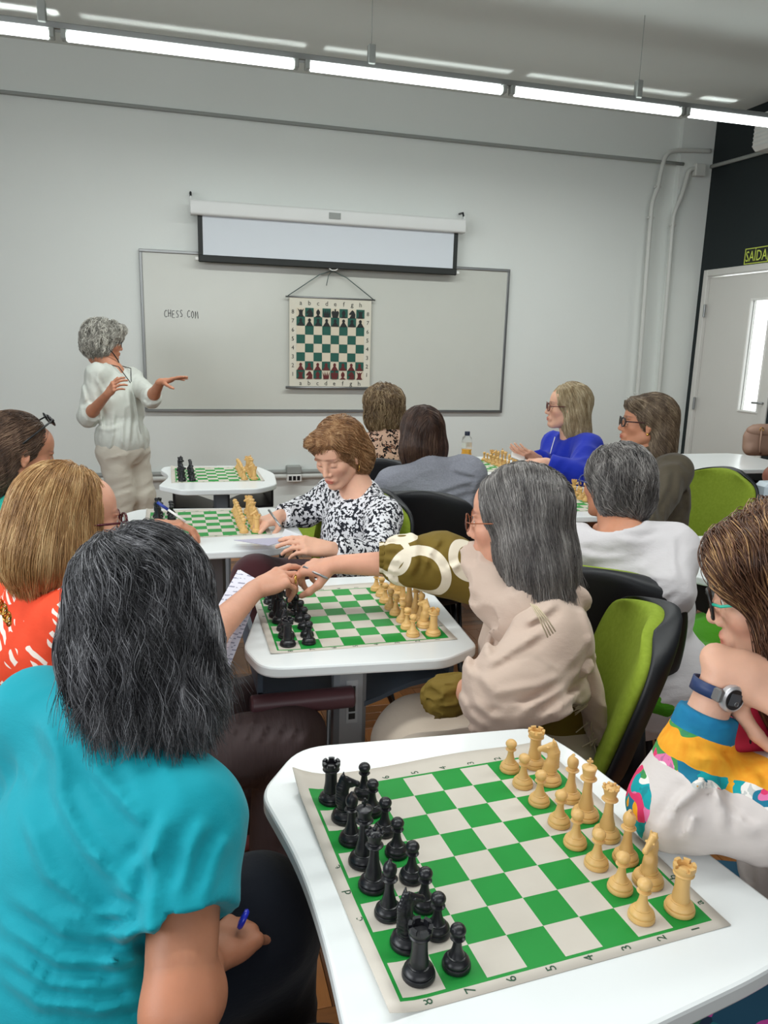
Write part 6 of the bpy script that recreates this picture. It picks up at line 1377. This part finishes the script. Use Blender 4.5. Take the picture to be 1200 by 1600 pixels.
# ------------------------------------------------------------------ small things
bt = A(727, 716, 4.0); bt = atz(728, 722, ZTOP); e = empty('juice_bottle', (bt[0], bt[1], ZTOP), label='clear plastic bottle of orange juice with dark cap', cat='bottle')
M_pet = NT('clear_pet', .08); M_pet.base((1, 1, 1, 1)); M_pet.b.inputs['Transmission Weight'].default_value = .95; M_pet.b.inputs['IOR'].default_value = 1.1; M_pet = M_pet.m
autosmooth(MB().lathe([(.027, 0), (.031, .006), (.031, .05), (.028, .065), (.031, .08), (.031, .125), (.026, .148), (.014, .162), (.013, .172), (.011, .172)], 24).build('bottle_shell', M_pet, e))
autosmooth(MB().lathe([(.024, .003), (.029, .008), (.029, .05), (.0265, .065), (.0285, .078), (.001, .078)], 24).build('orange_juice', plain('orange_juice', srgb(250, 176, 10), .3), e))
autosmooth(MB().lathe([(.0150, .160), (.0155, .162), (.0155, .182), (.0145, .184)], 20).build('screw_cap', plain('navy_cap', srgb(36, 44, 66), .4), e))
b = MB(); 
for k in range(16):
    a0 = 2*math.pi*k/24; a1 = 2*math.pi*(k+1)/24; b.add([(.0318*math.cos(a), .0318*math.sin(a), z) for a in (a0, a1) for z in (.088, .118)], [(0, 2, 3, 1)])
b.build('paper_label', M_white, e, True)
# maroon roll and tray items under the second desk
rl = np.array([.28, 1.63, .625]); autosmooth(MB().lathe([(.022, 0), (.0255, .004), (.0255, .236), (.022, .24)], 20, (-.12, 0, 0), (1, 0, 0)).build('rolled_case', plain('maroon_vinyl', srgb(84, 52, 58), .4), loc=rl, label='maroon cylindrical roll lying on the tray under the second desk', cat='roll'))
# handbags on the desks by the door
M_bag = plain('taupe_leather', srgb(150, 118, 100), .5, nb=.15); M_bag2 = plain('reddish_brown_leather', srgb(132, 76, 56), .5, nb=.15)
hb = atz(1172, 712, ZTOP); e = empty('handbag', (hb[0]+.18, hb[1]+.05, ZTOP), math.radians(-14), label='taupe leather handbag standing on the desk by the door', cat='bag')
f = Fld(); f.cone((-.12, 0, .04), (.14, 0, .04), .05, .05, k=.03); f.ell((0, 0, .10), (.185, .055, .14), k=.02, cuts=[((0, 0, .001), (0, 0, -1)), ((0, 0, .205), (0, 0, 1)), ((-.165, 0, 0), (-1, 0, -.12)), ((.165, 0, 0), (1, 0, -.12))]); sdf_obj('bag_body', f, .007, M_bag, e, (0, 0, 0), 1)
f = Fld(); f.ell((0, -.01, .165), (.17, .058, .055), k=.02, cuts=[((0, 0, .135), (0, 0, -1)), ((0, 0, .21), (0, 0, 1))]); sdf_obj('flap', f, .007, M_bag, e, (0, 0, 0), 1)
for sx in (-1, 1):
    MB().tube([(-.09+.0, -.062*1, .175), (-.10, -.085, .10), (-.095, -.085, .03), (-.08, -.07, .012)] if sx < 0 else [(.07, -.062, .175), (.045, -.085, .10), (.0, -.085, .03), (-.03, -.07, .012)], .006, 8).build('handle', M_bag, e, True)
    ring_at(np.array([-.09 if sx < 0 else .07, -.064, .178]), (0, 1, 0), .012, M_gold, e, (0, 0, 0), 'handle_ring', .003)
for k in range(9): pass
b2 = atz(1175, 765, ZTOP); e = empty('shoulder_bag', (b2[0]+.10, b2[1], ZTOP), label='reddish brown bag with looped strap on the desk below the taupe handbag', cat='bag')
f = Fld(); f.ell((.10, .0, .07), (.14, .06, .075), k=.02, cuts=[((0, 0, .001), (0, 0, -1))]); sdf_obj('bag_body', f, .007, M_bag2, e, (0, 0, 0), 1)
MB().tube([(.02, -.05, .10), (-.04, -.06, .05), (-.075, -.05, .012), (-.05, -.04, .006), (.0, -.05, .03), (.03, -.055, .07)], .013, 8).build('strap', M_bag2, e, True); ring_at(np.array([-.02, -.066, .085]), (0, 1, 0), .011, M_alu, e, (0, 0, 0), 'strap_ring', .003)
gb = atz(1192, 782, ZTOP); MB().box((-.04, -.05, 0), (.06, .05, .085), bev=.02).build('tissue_pack', plain('pale_blue_plastic', srgb(196, 208, 216), .4), loc=(gb[0]+.04, gb[1]+.03, ZTOP), label='pale blue pack beside the reddish brown bag', cat='pack')
# pencil tray on the desk beside the white blouse
pt_ = atz(1085, 868, ZTOP); e = empty('pencil_tray', (pt_[0], pt_[1], ZTOP), math.radians(-40), label='slim metal pencil tray behind the raised brown hair', cat='tray')
b = MB(); b.box((-.09, -.025, 0), (.09, .025, .003)); b.box((-.09, -.028, .0), (.09, -.025, .014)); b.box((-.09, .025, 0), (.09, .028, .014)); b.build('tray_body', M_alu, e)
MB().tube([(-.07, 0, .008), (.07, .005, .008)], .004, 6).build('pencil', plain('pencil_green', srgb(60, 90, 60), .5), e, True)
# gold chain at the left edge and navy bag at the lower right
ch = A(6, 955, 1.42); b = MB()
for k in range(5):
    c_ = A(2+3*k, 946+6*k, 1.42); Rm = frame(CF if k % 2 else CR); b.tube([c_-ch+Rm@np.array([.007*math.cos(t), .010*math.sin(t), 0]) for t in np.linspace(0, 6.283, 10, endpoint=False)], .0022, 5, closed=True)
b.build('gold_chain', M_gold, loc=ch, label='gold chain hanging over the taupe chair at the left edge', cat='chain')
nb_ = np.array([.66, .50, .0]); nbp = atz(1165, 1592, .40); e = empty('navy_bag', (nbp[0]+.05, nbp[1], 0), label='navy fabric bag with white loop mark on the floor at the lower right', cat='bag')
f = Fld(); f.ell((0, 0, .19), (.14, .09, .20), k=.02, cuts=[((0, 0, .002), (0, 0, -1)), ((0, 0, .385), (0, 0, 1))]); sdf_obj('bag_body', f, .009, cloth_mat('navy_canvas', srgb(38, 52, 84)), e, (0, 0, 0), 1)
MB().tube([(-.03, -.02, .392), (.0, -.045, .394), (.05, -.05, .394), (.08, -.03, .392), (.05, -.015, .392), (0, -.03, .392)], .006, 6).build('white_loop_mark', M_white, e, True)

rp = A(1165, 1160, 1.12); f = Fld(); Rk = frame(-CF*.9+CR*.3, CR*.8-CU*.5); f.ell(rp, (.045, .085, .022), Rk, k=.01); mk = NT('watermelon_print', .7); vk = mk.n('TexVoronoi'); mk.t.links.new(mk.coords((1, 1, .5)), vk.inputs['Vector']); vk.inputs['Scale'].default_value = 60
mk.base(mk.mix(mk.math('LESS_THAN', vk.outputs['Distance'], .16), mk.mix(mk.noise(mk.coords(), 14, 2), srgb(206, 24, 62), srgb(226, 50, 84)), srgb(40, 12, 18))); V, Fc = f.mesh(.005); mesh_obj('print_pouch', V-rp, Fc, mk.m, loc=rp, label='pinkish red watermelon print pouch behind the raised forearm', cat='pouch')
